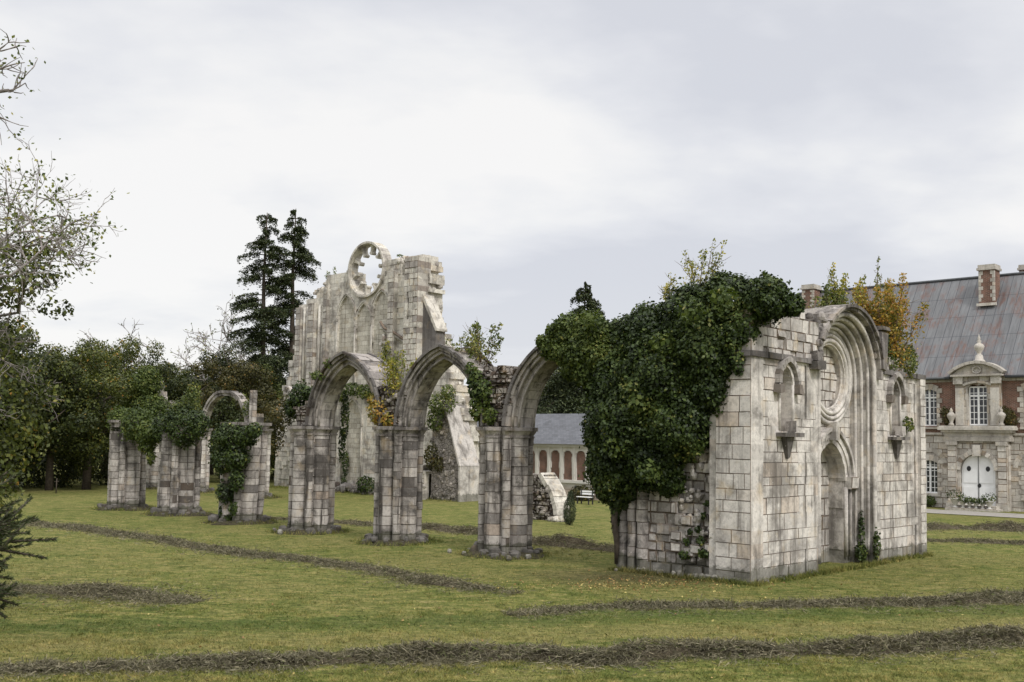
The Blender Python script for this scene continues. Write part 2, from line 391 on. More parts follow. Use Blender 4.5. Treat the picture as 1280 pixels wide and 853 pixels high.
# ------------------------------------------------------------------ camera, sky, sun
cam = bpy.data.cameras.new('camera'); co = bpy.data.objects.new('camera', cam); COL.objects.link(co); S.camera = co
cam.sensor_width = 36; cam.lens = FPX*36/1280; cam.shift_y = (PPY-426.5)/1280; cam.clip_start = .2; cam.clip_end = 3000
co.matrix_world = Matrix(((CR[0], CU[0], -F[0], 0), (CR[1], CU[1], -F[1], 0), (CR[2], CU[2], -F[2], CAMH), (0, 0, 0, 1)))
SUN_EL, SUN_AZ = 46., 152.          # azimuth clockwise from +Y: behind the camera to the right
w = bpy.data.worlds.new('World'); S.world = w; w.use_nodes = True
nt = w.node_tree; nt.nodes.clear(); b = NB(nt)
sky = b.n('ShaderNodeTexSky', sky_type='NISHITA'); sky.sun_disc = False; sky.sun_elevation = math.radians(SUN_EL); sky.sun_rotation = math.radians(SUN_AZ)
tc = b.n('ShaderNodeTexCoord').outputs['Generated']; xyz = b.z(tc)
zc = b.math('ADD', b.math('MAXIMUM', xyz[2], 0.), .22)
cb = b.n('ShaderNodeCombineXYZ'); b.l(b.math('DIVIDE', xyz[0], zc), cb.inputs[0]); b.l(b.math('DIVIDE', xyz[1], zc), cb.inputs[1])
n1 = b.noise(b.coord(src=cb.outputs[0], scale=(.8, 1.15, 1), loc=(3.1, 1.75, 0)), .7, 5, .5, .3)
n2 = b.noise(b.coord(src=cb.outputs[0], scale=(1, 1.3, 1), loc=(7.7, 2.2, 4)), 2.3, 6, .55, .1)
nn = b.math('ADD', b.math('MULTIPLY', n1, .75), b.math('MULTIPLY', n2, .25))
cl = b.ramp(nn, [(.4, (4.55, 4.65, 5.0)), (.46, (5.2, 5.26, 5.5)), (.505, (5.85, 5.85, 5.9)), (.545, (6.3, 6.22, 6.14))])
for nd in nt.nodes:
    pass
low = b.ramp(xyz[2], [(0., 1.), (.16, 0.)])
cl = b.mix(b.math('MULTIPLY', low, .25), cl, (6.3, 6.22, 6.15))
allc = b.mix(.95, sky.outputs[0], cl)
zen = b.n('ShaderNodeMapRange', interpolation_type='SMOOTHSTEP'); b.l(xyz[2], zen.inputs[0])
zen.inputs[1].default_value = .40; zen.inputs[2].default_value = .85; zen.inputs[3].default_value = 1.; zen.inputs[4].default_value = 2.3   # sky above the frame brightened to light the scene (after CIE overcast)
allc = b.mix(1., allc, (1, 1, 1), 'MULTIPLY')
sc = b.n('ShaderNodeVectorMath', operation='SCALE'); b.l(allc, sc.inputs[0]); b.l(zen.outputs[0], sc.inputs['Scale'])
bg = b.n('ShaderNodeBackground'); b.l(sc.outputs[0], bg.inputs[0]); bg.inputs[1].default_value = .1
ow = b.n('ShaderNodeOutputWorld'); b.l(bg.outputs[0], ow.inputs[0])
sl = bpy.data.lights.new('sun', 'SUN'); sl.energy = 1.5; sl.angle = math.radians(10); sl.color = (1, .965, .92)
so = bpy.data.objects.new('sun', sl); COL.objects.link(so)
ca, ce = math.radians(SUN_AZ), math.radians(SUN_EL)
sd = Vector((math.sin(ca)*math.cos(ce), math.cos(ca)*math.cos(ce), math.sin(ce)))
so.rotation_euler = sd.to_track_quat('Z', 'Y').to_euler(); so.location = sd*60
S.view_settings.view_transform = 'Standard'; S.view_settings.look = 'None'; S.view_settings.exposure = 0.6; S.view_settings.gamma = 1
S.cycles.max_bounces = 6; S.cycles.diffuse_bounces = 3; S.cycles.transparent_max_bounces = 6; S.cycles.use_denoising = True

# ------------------------------------------------------------------ ground
G1, G2 = ground(0, 786), ground(1280, 762)
gd = (G2-G1)[:2]; gd /= np.linalg.norm(gd); gn = np.array([-gd[1], gd[0]])
def grasscol(b, src):
    a = b.noise(b.coord(src=src), .22, 5, .6); d = b.noise(b.coord(src=src, scale=(1, 1.6, 1), loc=(5, 2, 0)), .8, 6, .7)
    e = b.noise(b.coord(src=src), 7, 5, .75); g = b.noise(b.coord(src=src, loc=(2, 9, 0)), 15, 5, .75)
    c = b.ramp(d, [(.32, (.06, .076, .02)), (.45, (.104, .125, .031)), (.56, (.15, .156, .045)), (.7, (.235, .2, .085))])
    c = b.mix(b.ramp(a, [(.42, 0.), (.62, .55)]), c, (.185, .165, .062))
    dot = b.math('ADD', b.math('MULTIPLY', b.z(src)[0], float(gn[0])), b.math('MULTIPLY', b.z(src)[1], float(gn[1])))
    wob = b.math('ADD', b.math('SUBTRACT', dot, float(gn@G1[:2])), b.math('MULTIPLY', b.math('SUBTRACT', d, .5), 3.))
    stripe = b.ramp(b.math('ABSOLUTE', wob), [(.35, 1.), (.85, 0.)])
    mm = b.noise(b.coord(src=src, scale=(1, 2.2, 1), loc=(11, 4, 0)), 2.1, 6, .72)
    c = b.mix(b.ramp(mm, [(.36, .8), (.5, 0.)]), c, (.05, .07, .018)); c = b.mix(b.ramp(mm, [(.52, 0.), (.64, .75)]), c, (.27, .225, .09))
    c = b.mix(b.math('MULTIPLY', stripe, .6), c, (.05, .078, .02))                    # strip of fresher green regrowth
    straw = b.ramp(b.math('ABSOLUTE', b.math('ADD', wob, 1.75)), [(.3, 1.), (1.2, 0.)])
    c = b.mix(b.math('MULTIPLY', straw, .4), c, (.2, .17, .07))
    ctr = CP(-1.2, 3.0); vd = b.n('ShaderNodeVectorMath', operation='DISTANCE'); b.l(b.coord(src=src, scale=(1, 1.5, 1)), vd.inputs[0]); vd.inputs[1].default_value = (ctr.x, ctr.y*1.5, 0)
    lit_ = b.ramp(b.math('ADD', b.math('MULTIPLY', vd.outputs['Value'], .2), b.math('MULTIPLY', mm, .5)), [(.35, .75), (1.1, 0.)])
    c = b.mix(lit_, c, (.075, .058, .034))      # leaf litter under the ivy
    c = b.mix(b.ramp(e, [(.32, .75), (.5, 0.)]), c, (.04, .048, .016))
    c = b.mix(b.ramp(e, [(.55, 0.), (.7, .65)]), c, (.25, .21, .1))
    c = b.mix(.75, c, b.ramp(g, [(.32, .35), (.5, 1.), (.7, 1.5)]), 'MULTIPLY')
    return c, e, g
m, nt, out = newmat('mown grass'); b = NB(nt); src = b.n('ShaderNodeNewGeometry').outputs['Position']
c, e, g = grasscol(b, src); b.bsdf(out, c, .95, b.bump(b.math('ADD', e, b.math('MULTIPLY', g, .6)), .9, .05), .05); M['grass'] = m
m, nt, out = newmat('grass blade'); b = NB(nt); src = b.n('ShaderNodeNewGeometry').outputs['Position']
c, e, g = grasscol(b, src); c = b.mix(1, c, b.ramp(b.attr(), [(0., (.75, .8, .7)), (.6, (1.15, 1.2, .95)), (.9, (1.5, 1.4, 1.3)), (1., (1.9, 1.6, 1.5))]), 'MULTIPLY')
b.bsdf(out, c, .8, None, .1); M['blade'] = m

from mathutils import noise as mn
def gh(x, y):
    k = max(0., min(1., (y-10)/6))*max(0., min(1., (110-y)/20))
    return k*(.05*mn.noise((x*.22, y*.22, 0))+.03*mn.noise((x*.7, y*.7, 3)))
xs = [-900, -500, -300, -180, -120, -90, -70, -58]+[-48+.8*i for i in range(121)]+[58, 70, 90, 120, 180, 300, 500, 900]
ys = [-60, -20, 0, 6]+[10+.8*i for i in range(112)]+[104, 112, 125, 150, 200, 300, 500, 900, 1600]
V = [(x, y, gh(x, y)) for y in ys for x in xs]; nx = len(xs)
me = bpy.data.meshes.new('lawn'); me.from_pydata(V, [], [(j*nx+i, j*nx+i+1, (j+1)*nx+i+1, (j+1)*nx+i) for j in range(len(ys)-1) for i in range(nx-1)]); me.materials.append(M['grass'])
me.polygons.foreach_set('use_smooth', [True]*len(me.polygons))
o = bpy.data.objects.new('lawn', me); COL.objects.link(o); tag(o, 'mown green and straw coloured lawn around the ruins', 'lawn', kind='structure')

def blades(name, P, h, wd, mat, tint, rng, lay=.6, parent=None):
    n = len(P); a = rng.uniform(0, 2*PI, n); d = np.stack([np.cos(a), np.sin(a), np.zeros(n)], 1); p = np.stack([-d[:, 1], d[:, 0], np.zeros(n)], 1)
    b2 = rng.uniform(0, 2*PI, n); L = np.stack([np.cos(b2)*lay, np.sin(b2)*lay, rng.uniform(.5, 1., n)], 1)
    V = np.stack([P-p*wd[:, None]*.5, P+p*wd[:, None]*.5, P+L*h[:, None]], 1).reshape(-1, 3)
    return quads_mesh(name, V, tint, mat, parent, None, 3)
rng = np.random.default_rng(5)
n = 260000; px = rng.uniform(-60, 1340, n); dd = 12.5/np.sqrt(rng.uniform((12.5/46)**2, 1, n)); X = (px-640)/FPX*dd
Z = np.array([gh(x, y) for x, y in zip(X, dd)])-.005
o = blades('grass_blades', np.stack([X, dd, Z], 1), rng.uniform(.015, .05, n)*(1+dd/60), rng.uniform(.005, .012, n)*(1+dd/40), M['blade'], rng.random(n), rng, .8)
tag(o, 'short mown grass blades covering the lawn', 'grass', kind='stuff')
n = 17000; px = rng.uniform(-60, 1340, n); dd = 12.5/np.sqrt(rng.uniform((12.5/40)**2, 1, n)); X = (px-640)/FPX*dd
m_ = np.array([mn.noise((x*.9, y*.9, 4))+.5*mn.noise((x*.3, y*.3, 8)) for x, y in zip(X, dd)]); k_ = m_ > .05; X = X[k_]; dd = dd[k_]
C_ = np.repeat(np.stack([X, dd], 1), 14, 0); C_ = C_+rng.normal(size=C_.shape)*.045; Z = np.array([gh(x, y) for x, y in C_])-.005
o = blades('grass_tufts', np.column_stack([C_, Z]), rng.uniform(.035, .1, len(C_)), rng.uniform(.005, .011, len(C_)), M['blade'], np.clip(rng.normal(.65, .35, len(C_)), 0, 1), rng, .7)
tag(o, 'straw tipped grass tufts scattered over the lawn', 'grass', kind='stuff')

# ------------------------------------------------------------------ rows of raked hay
def hayrow(pts, width, height, label, dens=900, seed=1, group='rows of raked hay on the lawn'):
    rng = np.random.default_rng(seed); G = [ground(*p[:2]) for p in pts]; k = [p[2] if len(p) > 2 else 1. for p in pts]
    path = []; 
    for i in range(len(G)-1):
        L = np.linalg.norm(G[i+1]-G[i]); m = max(2, int(L/.16))
        for j in range(m): t = j/m; path.append((*(G[i]*(1-t)+G[i+1]*t)[:2], k[i]*(1-t)+k[i+1]*t))
    path = np.array(path); path[:, 1] += np.array([.06*mn.noise((i*.13, seed, 0)) for i in range(len(path))])
    d = np.gradient(path[:, :2], axis=0); d /= np.linalg.norm(d, axis=1)[:, None]; nrm = np.stack([-d[:, 1], d[:, 0]], 1)
    nc = 11; V = []; org = np.array([path[len(path)//2][0], path[len(path)//2][1], 0])
    def H(i, s):
        q = .6+1.1*mn.noise((i*.085, s*1.2, seed))+.55*mn.noise((i*.33, s*3, seed+5))
        return max(.0, (1-s*s))**1.0*height*max(.0, q)*path[i, 2]
    for i in range(len(path)):
        wdt = width*.5*(.85+.4*mn.noise((i*.09, 7, seed)))*(.5+.5*path[i, 2])
        for j in range(nc):
            s = -1+2*j/(nc-1); q = path[i, :2]+nrm[i]*s*wdt; V.append((q[0]-org[0], q[1]-org[1], H(i, s)-.035+gh(*q)))
    def pat(i): return .55+1.3*mn.noise((i*.13, seed*3, 2))+.6*mn.noise((i*.45, seed, 9))
    t = empty('hay_row', tuple(org), 0, label, 'hay', group)
    mb = MB(); mb.add(V, [(i*nc+j, i*nc+j+1, (i+1)*nc+j+1, (i+1)*nc+j) for i in range(len(path)-1) for j in range(nc-1)][::1], None)
    mb.t = [random.uniform(0, .35) for _ in mb.t]; mb.build('hay_heap', M['hayheap'], t)
    n = int(len(path)*.16*dens*2.2); ii = rng.integers(0, len(path)-1, n); s = np.clip(rng.standard_t(3, n)*.62, -4., 4.); ww = width*.5*(.6+.4*path[ii, 2])
    kp = rng.random(n) < np.clip(np.array([pat(int(a)) for a in ii]), .22, 1); ii = ii[kp]; s = s[kp]; ww = ww[kp]; n = len(ii)
    P = np.zeros((n, 3)); P[:, :2] = path[ii, :2]+nrm[ii]*(s*ww)[:, None]+rng.normal(size=(n, 2))*.05
    P[:, 2] = [H(int(a), float(c))+gh(x, y) for a, c, x, y in zip(ii, np.clip(s, -1, 1), P[:, 0], P[:, 1])]
    P[:, 2] += rng.uniform(-.01, .05, n)*path[ii, 2]
    L = unit(rng.normal(size=(n, 3))*np.array([1, 1, .45]))*rng.uniform(.04, .13, n)[:, None]; sd = unit(np.cross(L, rng.normal(size=(n, 3))))*(rng.uniform(.0025, .0065, n)*(1+P[:, 1]/40))[:, None]
    Vv = np.stack([P-L-sd, P-L+sd, P+L], 1).reshape(-1, 3)-org
    quads_mesh('loose_hay', Vv, np.clip(rng.normal(.42, .3, n), 0, 1), M['hay'], t, None, 3)
hayrow([(-60, 842, .6), (120, 838, .7), (220, 836, .8), (330, 832, 1), (450, 826, .9), (560, 826, 1.25), (640, 823, 1), (760, 828, 1.1), (840, 820, 1), (900, 818, 1.1), (1000, 815, 1), (1100, 813, 1.1), (1180, 808, 1), (1260, 803, 1.35), (1340, 798, 1.3)], 0.52, .21, 'thick dark hay row running right across the foreground', 2600, 1)
hayrow([(640, 768, .2), (740, 762, .3), (860, 758, .45), (960, 757, .55), (1080, 757, .7), (1180, 755, .9), (1250, 752, 1.3), (1340, 748, 1.4)], 0.7, .14, 'brown hay row just in front of the portal ruin, growing towards the right', 1500, 2)
hayrow([(30, 654, .8), (110, 663, .9), (200, 676, .8), (300, 692, .9), (400, 704, .9), (470, 716, 1), (540, 729, 1), (610, 740, .7), (660, 746, .2)], 0.8, .12, 'long hay row slanting across the lawn before the arcade piers', 900, 3)
hayrow([(-20, 736, .5), (50, 738, .8), (110, 742, 1.1), (150, 746, 1.2), (190, 750, .6), (260, 756, .2)], 1.1, .13, 'short scattered hay patch at left above the green strip', 1700, 4)
hayrow([(525, 659, .6), (570, 664, .8), (610, 668, .8), (670, 679, .9), (720, 684, 1), (790, 692, .8)], 1.2, .32, 'hay row passing behind the arcade piers towards the ivy wall', 650, 5)
hayrow([(1140, 662, .8), (1200, 661, .9), (1290, 664, .9)], 1.2, .3, 'farther of the two short hay rows before the manor house', 600, 6)
hayrow([(1140, 676, .5), (1200, 677, .7), (1300, 681, .7)], 1.0, .2, 'nearer of the two short hay rows before the manor house', 600, 7)
hayrow([(330, 648, .4), (440, 655, .6), (520, 661, .4)], 1.0, .2, 'thin hay row seen between the arcade piers', 500, 8)

# ------------------------------------------------------------------ the portal ruin
VC, ZC = 5.72, 5.75
ruin = empty('portal_ruin', tuple(C0), THF, 'tall pale stone ruin with round portal arch, blind round window and low pointed doorway', 'ruin')
Tside = Matrix(((0, 1, 0, 0), (-1, 0, 0, 0), (0, 0, 1, 0), (0, 0, 0, 1)))    # (s, y, z) -> (v=y, u=-s)
NICHES = (1.86, 9.1)
def topz(x):
    q = .16*math.sin(x*5.1)+.1*math.sin(x*11.7)
    if x < 2.9: return 6.85+.19*x+q*.8
    if x < 3.7: return 7.35+q
    if x < 7.7: return ZC+math.sqrt(max(0, 2.12**2-(x-VC)**2))-.02
    if x < 8.3: return 7.25
    return 6.45+q
def f_in(x, z):
    d = abs(x-VC)
    if (z < ZC and d < 1.97) or (z >= ZC and d*d+(z-ZC)**2 < 1.97**2): return False
    for c in NICHES:
        if pointed_inside(x-c, z, .33, 5.3, .5, 4.0): return False
    if z < 5.9 and (abs(x-3.02) < .055 or abs(x-10.7) < .06): return False
    return True
mb = MB(); blockwall(mb, 0, 10.95, 0, 6.0, 0, 1.25, f_in, lambda x, z: z < topz(x), course=.34, wr=(.32, .75), rough=.01, j=.003, ch=.009, depth=4, tints=(.4, .98))
blockwall(mb, 0, 10.95, 6.0, 8.2, 0, 1.25, f_in, lambda x, z: z < topz(x), course=.3, wr=(.28, .6), rough=.05, j=.012, depth=4, ch=.012, tints=(.06, .55))
for x in (3.02, 10.7): mb.box(x-.07, x+.07, .22, .4, 0, 5.9, .08)
mb.build('front_wall', M['ashlar'], ruin)
mb = MB(); blockwall(mb, 10.95, 11.42, 0, 6.0, -.1, 1.3, None, lambda x, z: z < 5.9, course=.34, wr=(.5, .52), j=.003, ch=.009, tints=(.2, .9)); mb.build('buttress', M['ashlar'], ruin)
# recessed wall with the oculus and doorway
def r_in(x, z):
    d = abs(x-VC)
    if z >= ZC and d*d+(z-ZC)**2 > 1.85**2: return False
    if d > 1.85: return False
    if pointed_inside(x-VC, z, .98, 2.55, 1.2): return False
    return d*d+(z-ZC)**2 > .98**2
mb = MB(); blockwall(mb, VC-1.9, VC+1.9, 0, 7.7, .8, 1.3, r_in, None, course=.31, wr=(.3, .6), depth=4, rough=.006, j=.003, ch=.009, tints=(.35, .95))
mb.build('recessed_wall', M['ashlar'], ruin)
mb = MB()
for k in range(4):
    r = 2.0-.125*k; y = .06+.15*k; pts = arc_pts(r, r, 11)
    voussoirs(mb, pts, -.16, .02, y, 1.1, VC, ZC, tints=(.2, .9))
    for sx in (-1, 1):
        zs = zcourses(0, ZC, .36)
        for i in range(len(zs)-1):
            a, c = sorted((VC+sx*(r-.16), VC+sx*(r+.02))); mb.block(a, c, y+random.uniform(-.004, .004), 1.1, zs[i], zs[i+1]-.008, random.uniform(.15, .95), .002, .006)
mb.build('portal_jamb', M['ashlar'], ruin)
mb = MB()
for k in range(4):
    r = 1.88-.125*k; y = .03+.15*k; pts = arc_pts(r, r, 14)
    zz = [.25+i*(ZC-.25)/16 for i in range(16)]; mb.tube([(VC-r, y, z) for z in zz]+[(VC+x, y, ZC+z) for x, z in pts]+[(VC+r, y, z) for z in reversed(zz)], .055 if k else .075, 8, 'seg')
mb.build('roll_moulding', M['ashlar'], ruin)
mb = MB(); pts = arc_pts(2.01, 2.01, 10)
voussoirs(mb, pts, .0, .15, -.17, .12, VC, ZC, i0=3, tints=(.06, .6), jit=.015); voussoirs(mb, arc_pts(2.06, 2.06, 10), .03, .12, -.26, .5, VC, ZC, i0=5, i1=18, tints=(.05, .35))
for i in range(16): mb.rock((VC-1.9+random.uniform(-.2, .35), random.uniform(-.2, .9), ZC+.85+random.uniform(-.5, .9)), random.uniform(.15, .32), random.uniform(0, .3))
for i in range(60): a_ = random.uniform(.05, .8)*PI; mb.rock((VC+2.07*math.cos(a_), random.uniform(-.05, 1.), ZC+2.07*math.sin(a_)), random.uniform(.12, .3), random.random()*.7)
mb.box(VC-2.5, VC-1.9, -.26, .5, 5.82, 6.06, .05, .03); mb.box(VC-2.4, VC-2.0, -.2, .4, 6.06, 6.3, .1, .05); mb.box(VC+1.98, VC+2.42, -.2, .5, 6.05, 7.3, .12, .06); mb.box(VC+2.0, VC+2.5, -.26, .5, 7.3, 7.5, .05, .05)
mb.build('hood_mould', M['pier'], ruin)
mb = MB()
for r, q, y in ((1.42, .075, .76), (1.27, .06, .72), (1.12, .07, .74), (1.0, .05, .86)):
    mb.tube([(VC+math.cos(t*PI/24)*r, y, ZC+math.sin(t*PI/24)*r) for t in range(49)], q, 8, .6, False)
cp = [(math.cos(t*2*PI/40), math.sin(t*2*PI/40)) for t in range(41)]
voussoirs(mb, [(-x*1.0, z*1.0) for x, z in cp], .0, .42, .745, 1.0, VC, ZC, tints=(.45, .95), gap=.03, i1=40)
mb.tube([(VC-.42+.16*abs(math.cos(t)), .96, ZC+.1+.32*math.sin(t)) for t in [(-1+.25*i)*1.4 for i in range(9)]][::1], .04, 6, .1)
oc = mb.build('blind_oculus', M['ashlar'], ruin)
mb = MB(); blockwall(mb, VC-1.1, VC+1.1, ZC-1.1, ZC+1.1, 1.0, 1.28, lambda x, z: not (abs(x-VC+.3) < .09 and abs(z-ZC+.62) < .13), None, course=.3, wr=(.3, .55), depth=3, rough=.006, tints=(.4, .85)); mb.box(VC-1, VC+1, 1.29, 1.34, ZC-1, ZC+1, 0.)
mb.build('oculus_infill', M['ashlar'], ruin)
door = MB(); pts = arc_pts(.98, 1.2, 9)
voussoirs(door, pts, .0, .16, .72, 1.0, VC, 2.55, tints=(.3, .8)); voussoirs(door, pts, .17, .34, .68, .95, VC, 2.55, tints=(.3, .9)); voussoirs(door, pts, .36, .47, .6, .9, VC, 2.55, tints=(.1, .6))
for sx in (-1, 1):
    door.block(*sorted((VC+sx*1.02, VC+sx*1.5)), .52, .85, 2.3, 2.68, .7, .02, .02)
    for q, rr, yy in ((1.04, .07, .74), (1.24, .06, .7)): door.tube([(VC+sx*q, yy, .2), (VC+sx*q, yy, 2.35)], rr, 8, .6)
    zs = zcourses(0, 2.3, .34)
    for i in range(len(zs)-1): door.block(*sorted((VC+sx*.985, VC+sx*1.4)), .78, 1.05, zs[i], zs[i+1]-.008, None, .003, .008)
door.box(VC-.12, VC+.12, .5, .8, 3.8, 4.35, .5, .02)
d = door.build('doorway', M['ashlar'], ruin)
mb = MB(); blockwall(mb, VC-1.0, VC+1.0, 0, 3.9, 1.28, 1.5, None, None, course=.42, wr=(.45, .7), tints=(.25, .7)); mb.build('blocked_door', M['ashlar'], d)
for z in (.55, 2.0): mb = MB(); mb.lathe([(.001, -.05), (.06, -.03), (.06, .03), (.001, .05)], VC+.3, 1.27, 8, 0., z); mb.build('hinge_hole', M['iron'], d)
for c in NICHES:
    mb = MB(); pts = arc_pts(.33, .5, 7)
    voussoirs(mb, pts, .0, .1, -.05, .3, c, 5.3, tints=(.3, .8)); voussoirs(mb, pts, .14, .28, -.16, .1, c, 5.3, tints=(0, .3))
    for sx in (-1, 1):
        mb.box(*sorted((c+sx*.4, c+sx*.66)), -.2, .06, 5.05, 5.3, .02, .03)
        mb.tube([(c+sx*.37, -.02, 4.05), (c+sx*.37, -.02, 5.3)], .045, 8, .6)
    mb.box(c-.38, c+.38, .42, .6, 3.98, 5.9, .5); mb.tube([(c+.2, .36, 4.0), (c+.2, .36, 5.0)], .05, 8, .6)
    nb_ = mb.build('niche', M['ashlar'], ruin)
    mb = MB(); mb.box(c-.55, c+.52, -.3, .4, 3.86, 3.97, .1, .008)
    P = [(-.42, -.24, 3.86), (.35, -.24, 3.86), (.2, -.05, 3.35), (-.05, -.05, 3.2)]
    mb.add([(c+x, y, z) for x, y, z in ((-.28, -.2, 3.86), (.12, -.2, 3.86), (.12, -.08, 3.3), (0., -.08, 3.25), (-.28, .05, 3.86), (.12, .05, 3.86), (.12, .05, 3.3), (0, .05, 3.25))], [(0, 3, 2, 1), (0, 4, 7, 3), (1, 2, 6, 5), (2, 3, 7, 6), (0, 1, 5, 4)], .05)
    mb.box(c+.1, c+.32, -.2, .05, 4.0, 4.3, .7, .03)
    mb.build('sill', M['pier'], nb_)
for x0, x1 in ((-.08, 3.3), (8.1, 11.45)):
    mb = MB(); x = x0
    while x < x1-.05:
        q = min(x1, x+random.uniform(.5, .9)); mb.box(x, q-.01, -.1+random.uniform(-.02, .02), .3, 5.96, 6.1+random.uniform(0, .03), random.uniform(.05, .35), .012); x = q
    mb.build('string_course', M['dark'], ruin)
mb = MB(Tside); mb.box(-1.1, .03, -.1, .3, 5.963, 6.103, .2, .012)
mb.build('string_course', M['dark'], ruin)
mb = MB(Tside)
blockwall(mb, -1.03, .03, 0, 6.0, -.05, .6, None, None, course=.36, wr=(.3, .6), rough=.008, j=.003, ch=.01, tints=(.4, .98))
blockwall(mb, -1.03, .03, 6.0, 7.0, -.05, .6, None, lambda x, z: z < 6.9+.3*x, course=.3, wr=(.3, .5), rough=.04, j=.012, tints=(.06, .5))
for z in [i*.36 for i in range(17)]:
    if random.random() < .6: mb.box(-1.03-random.uniform(.08, .28), -1.02, .02, .5, z+.02, z+.3, None, .03)
mb.box(-1.2, .06, -.07, .3, 0, .1, .1, .03)
mb.build('corner_buttress', M['ashlar'], ruin)
mb = MB(Tside)
blockwall(mb, -4.35, -1.0, 0, 6.9, .2, 1.1, None, lambda x, z: z < 6.8+.2*x+.5*math.sin(x*3), course=.3, wr=(.22, .5), rough=.03, j=.012,
          face=lambda x, z: (.14+random.uniform(-.1, .08) if x > -2.3+.25*math.sin(z*2) else 0), tints=(.0, .7))
for i in range(170):
    s, z = random.uniform(-2.4, -1.05), random.uniform(.1, 5.2); mb.rock((s, .26+random.uniform(-.03, .06), z), random.uniform(.08, .24), random.uniform(0, .85))
for i in range(7): s, z = random.uniform(-2.9, -1.2), random.uniform(.4, 4.); mb.block(s, s+.34, .12, .5, z, z+.25, .8, .02)
for i in range(26): mb.rock((random.uniform(-3.8, -.2), random.uniform(-.12, .1), .05), random.uniform(.1, .25), random.random()*.5)
mb.build('side_wall', M['ashlar'], ruin)
for s, y, rr in ((-4.25, .14, .2), (-3.86, .06, .13), (-3.55, .14, .17), (-4.4, .55, .3)):
    mb = MB(Tside); mb.courses(circ(rr), zcourses(0, 4.0, .34), cx=s, cy=y); mb.build('respond_shaft', M['pier'], ruin)
mb = MB(Tside); blockwall(mb, -4.6, -3.3, 4.0, 4.3, -.1, 1.1, None, None, course=.15); mb.build('respond_capital', M['dark'], ruin)
mb = MB()
for i in range(70): mb.rock((random.uniform(0, 8.2) if random.random() < .4 else random.uniform(8.2, 11.4), random.uniform(.1, 1.2), 0), random.uniform(.12, .35), random.random()*.5); p = mb.v[-24:]; zt = topz(p[0].x)+random.uniform(-.15, .1); mb.v[-24:] = [Vector((q.x, q.y, q.z+zt)) for q in p]
for i in range(30): x = random.uniform(0, 3.4) if random.random() < .6 else random.uniform(7.9, 11.4); mb.rock((x, -.08+random.uniform(-.1, .06), .03), random.uniform(.1, .28), random.random()*.4)
mb.build('loose_rubble', M['dark'], ruin)['kind'] = 'stuff'

for ch in ruin.children:
    if ch.name.split('.')[0] in ('recessed_wall', 'blind_oculus', 'oculus_infill', 'doorway'): ch.location.y -= .16
# ------------------------------------------------------------------ the arcade
PU = [8.85, 13.9, 19.0, 24.35, 30.1, 34.35]; PV = [.05, -.1, -.08, .2, .55, .15]
CAPZ = 4.05
SEC = [('sq', .5), ('ci', .52, 0, .32), ('ci', -.52, 0, .32), ('ci', 0, .52, .3), ('ci', 0, -.52, .3), ('ci', .52, .52, .13), ('ci', -.52, .52, .13), ('ci', .52, -.52, .13), ('ci', -.52, -.52, .13)]
def make_pier(P, label, top=CAPZ, cap=True, scale=1., lean=(0, 0), group='piers of the near arcade', mat='pier', broken=0.):
    t = empty('arcade_pier', P, THA, label, 'pier', group)
    zs = zcourses(0, top-.32 if cap else top, .31)
    mb = MB(); mb.courses([(x*scale, y*scale) for x, y in star_section([('sq', .52)], 32)], zs, lean=lean)
    mb.build('core', M[mat], t)
    for q in SEC[1:]:
        mb = MB(); n = len(zs)-(0 if not broken else random.randint(0, int(broken)))
        z2 = zcourses(0, zs[n-1], .31)
        mb.courses(circ(q[3]*scale, 16), z2, cx=q[1]*scale, cy=q[2]*scale, jit=.015, lean=lean); mb.build('shaft', M[mat], t)
    if cap:
        mb = MB(); sec = [(x*scale, y*scale) for x, y in star_section(SEC, 72)]
        for z0, z1, k0, k1, tt in ((top-.34, top-.28, 1.04, 1.04, .2), (top-.28, top-.12, .99, 1.1, .5), (top-.12, top, 1.16, 1.16, .15)):
            n = len(sec); P_ = [(x*k0+lean[0]*z0, y*k0+lean[1]*z0, z0) for x, y in sec]+[(x*k1+lean[0]*z1, y*k1+lean[1]*z1, z1) for x, y in sec]
            P_ = [(x+random.uniform(-.008, .008), y+random.uniform(-.008, .008), z) for x, y, z in P_]
            mb.add(P_, [(i, (i+1) % n, n+(i+1) % n, n+i) for i in range(n)]+[tuple(range(n-1, -1, -1)), tuple(range(n, 2*n))], tt)
        mb.build('capital', M[mat], t)
    mb = MB()
    for i in range(46):
        a = random.uniform(0, 2*PI); r = (.78+random.uniform(0, .32))*scale; mb.rock((r*math.cos(a), r*math.sin(a), random.uniform(.0, .2)), random.uniform(.14, .42), random.random()*.25)
    mb.build('rough_base', M['dark'], t)['kind'] = 'stuff'
    mb = MB(); mb.lathe([(1.6*scale, -.06), (1.2*scale, .04), (.9*scale, .14), (.5, .17)], 0, 0, 20, .3)  # soil mound spread wide as a painted ring of contact shade
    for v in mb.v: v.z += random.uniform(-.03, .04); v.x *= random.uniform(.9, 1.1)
    mb.build('shaded_soil_mound', M['soil'], t)
    return t
PLAB = ['near grey clustered pier with a rubble block on top, closest to the ivy wall', 'clustered pier with yellow bush on its capital, between the two whole arches', 'clustered pier carrying the left end of the leftmost whole arch',
        'leaning broken pier with an ivy curtain down its left side', 'pale ivy capped pier, middle one of the three archless piers', 'outermost pale pier under a flat ivy cap, at the left end of the arcade']
piers = []
for i in range(6):
    piers.append(make_pier(CP(PV[i], PU[i]), PLAB[i], [4.05, 4.05, 4.05, 4.2, 4.2, 4.3][i], i != 4, [1., .98, 1.02, 1.08, 1.12, 1.06][i], [(0, 0), (0, 0), (.004, 0), (.05, 0), (.0, 0), (.0, 0)][i], broken=3 if i > 2 else 0))
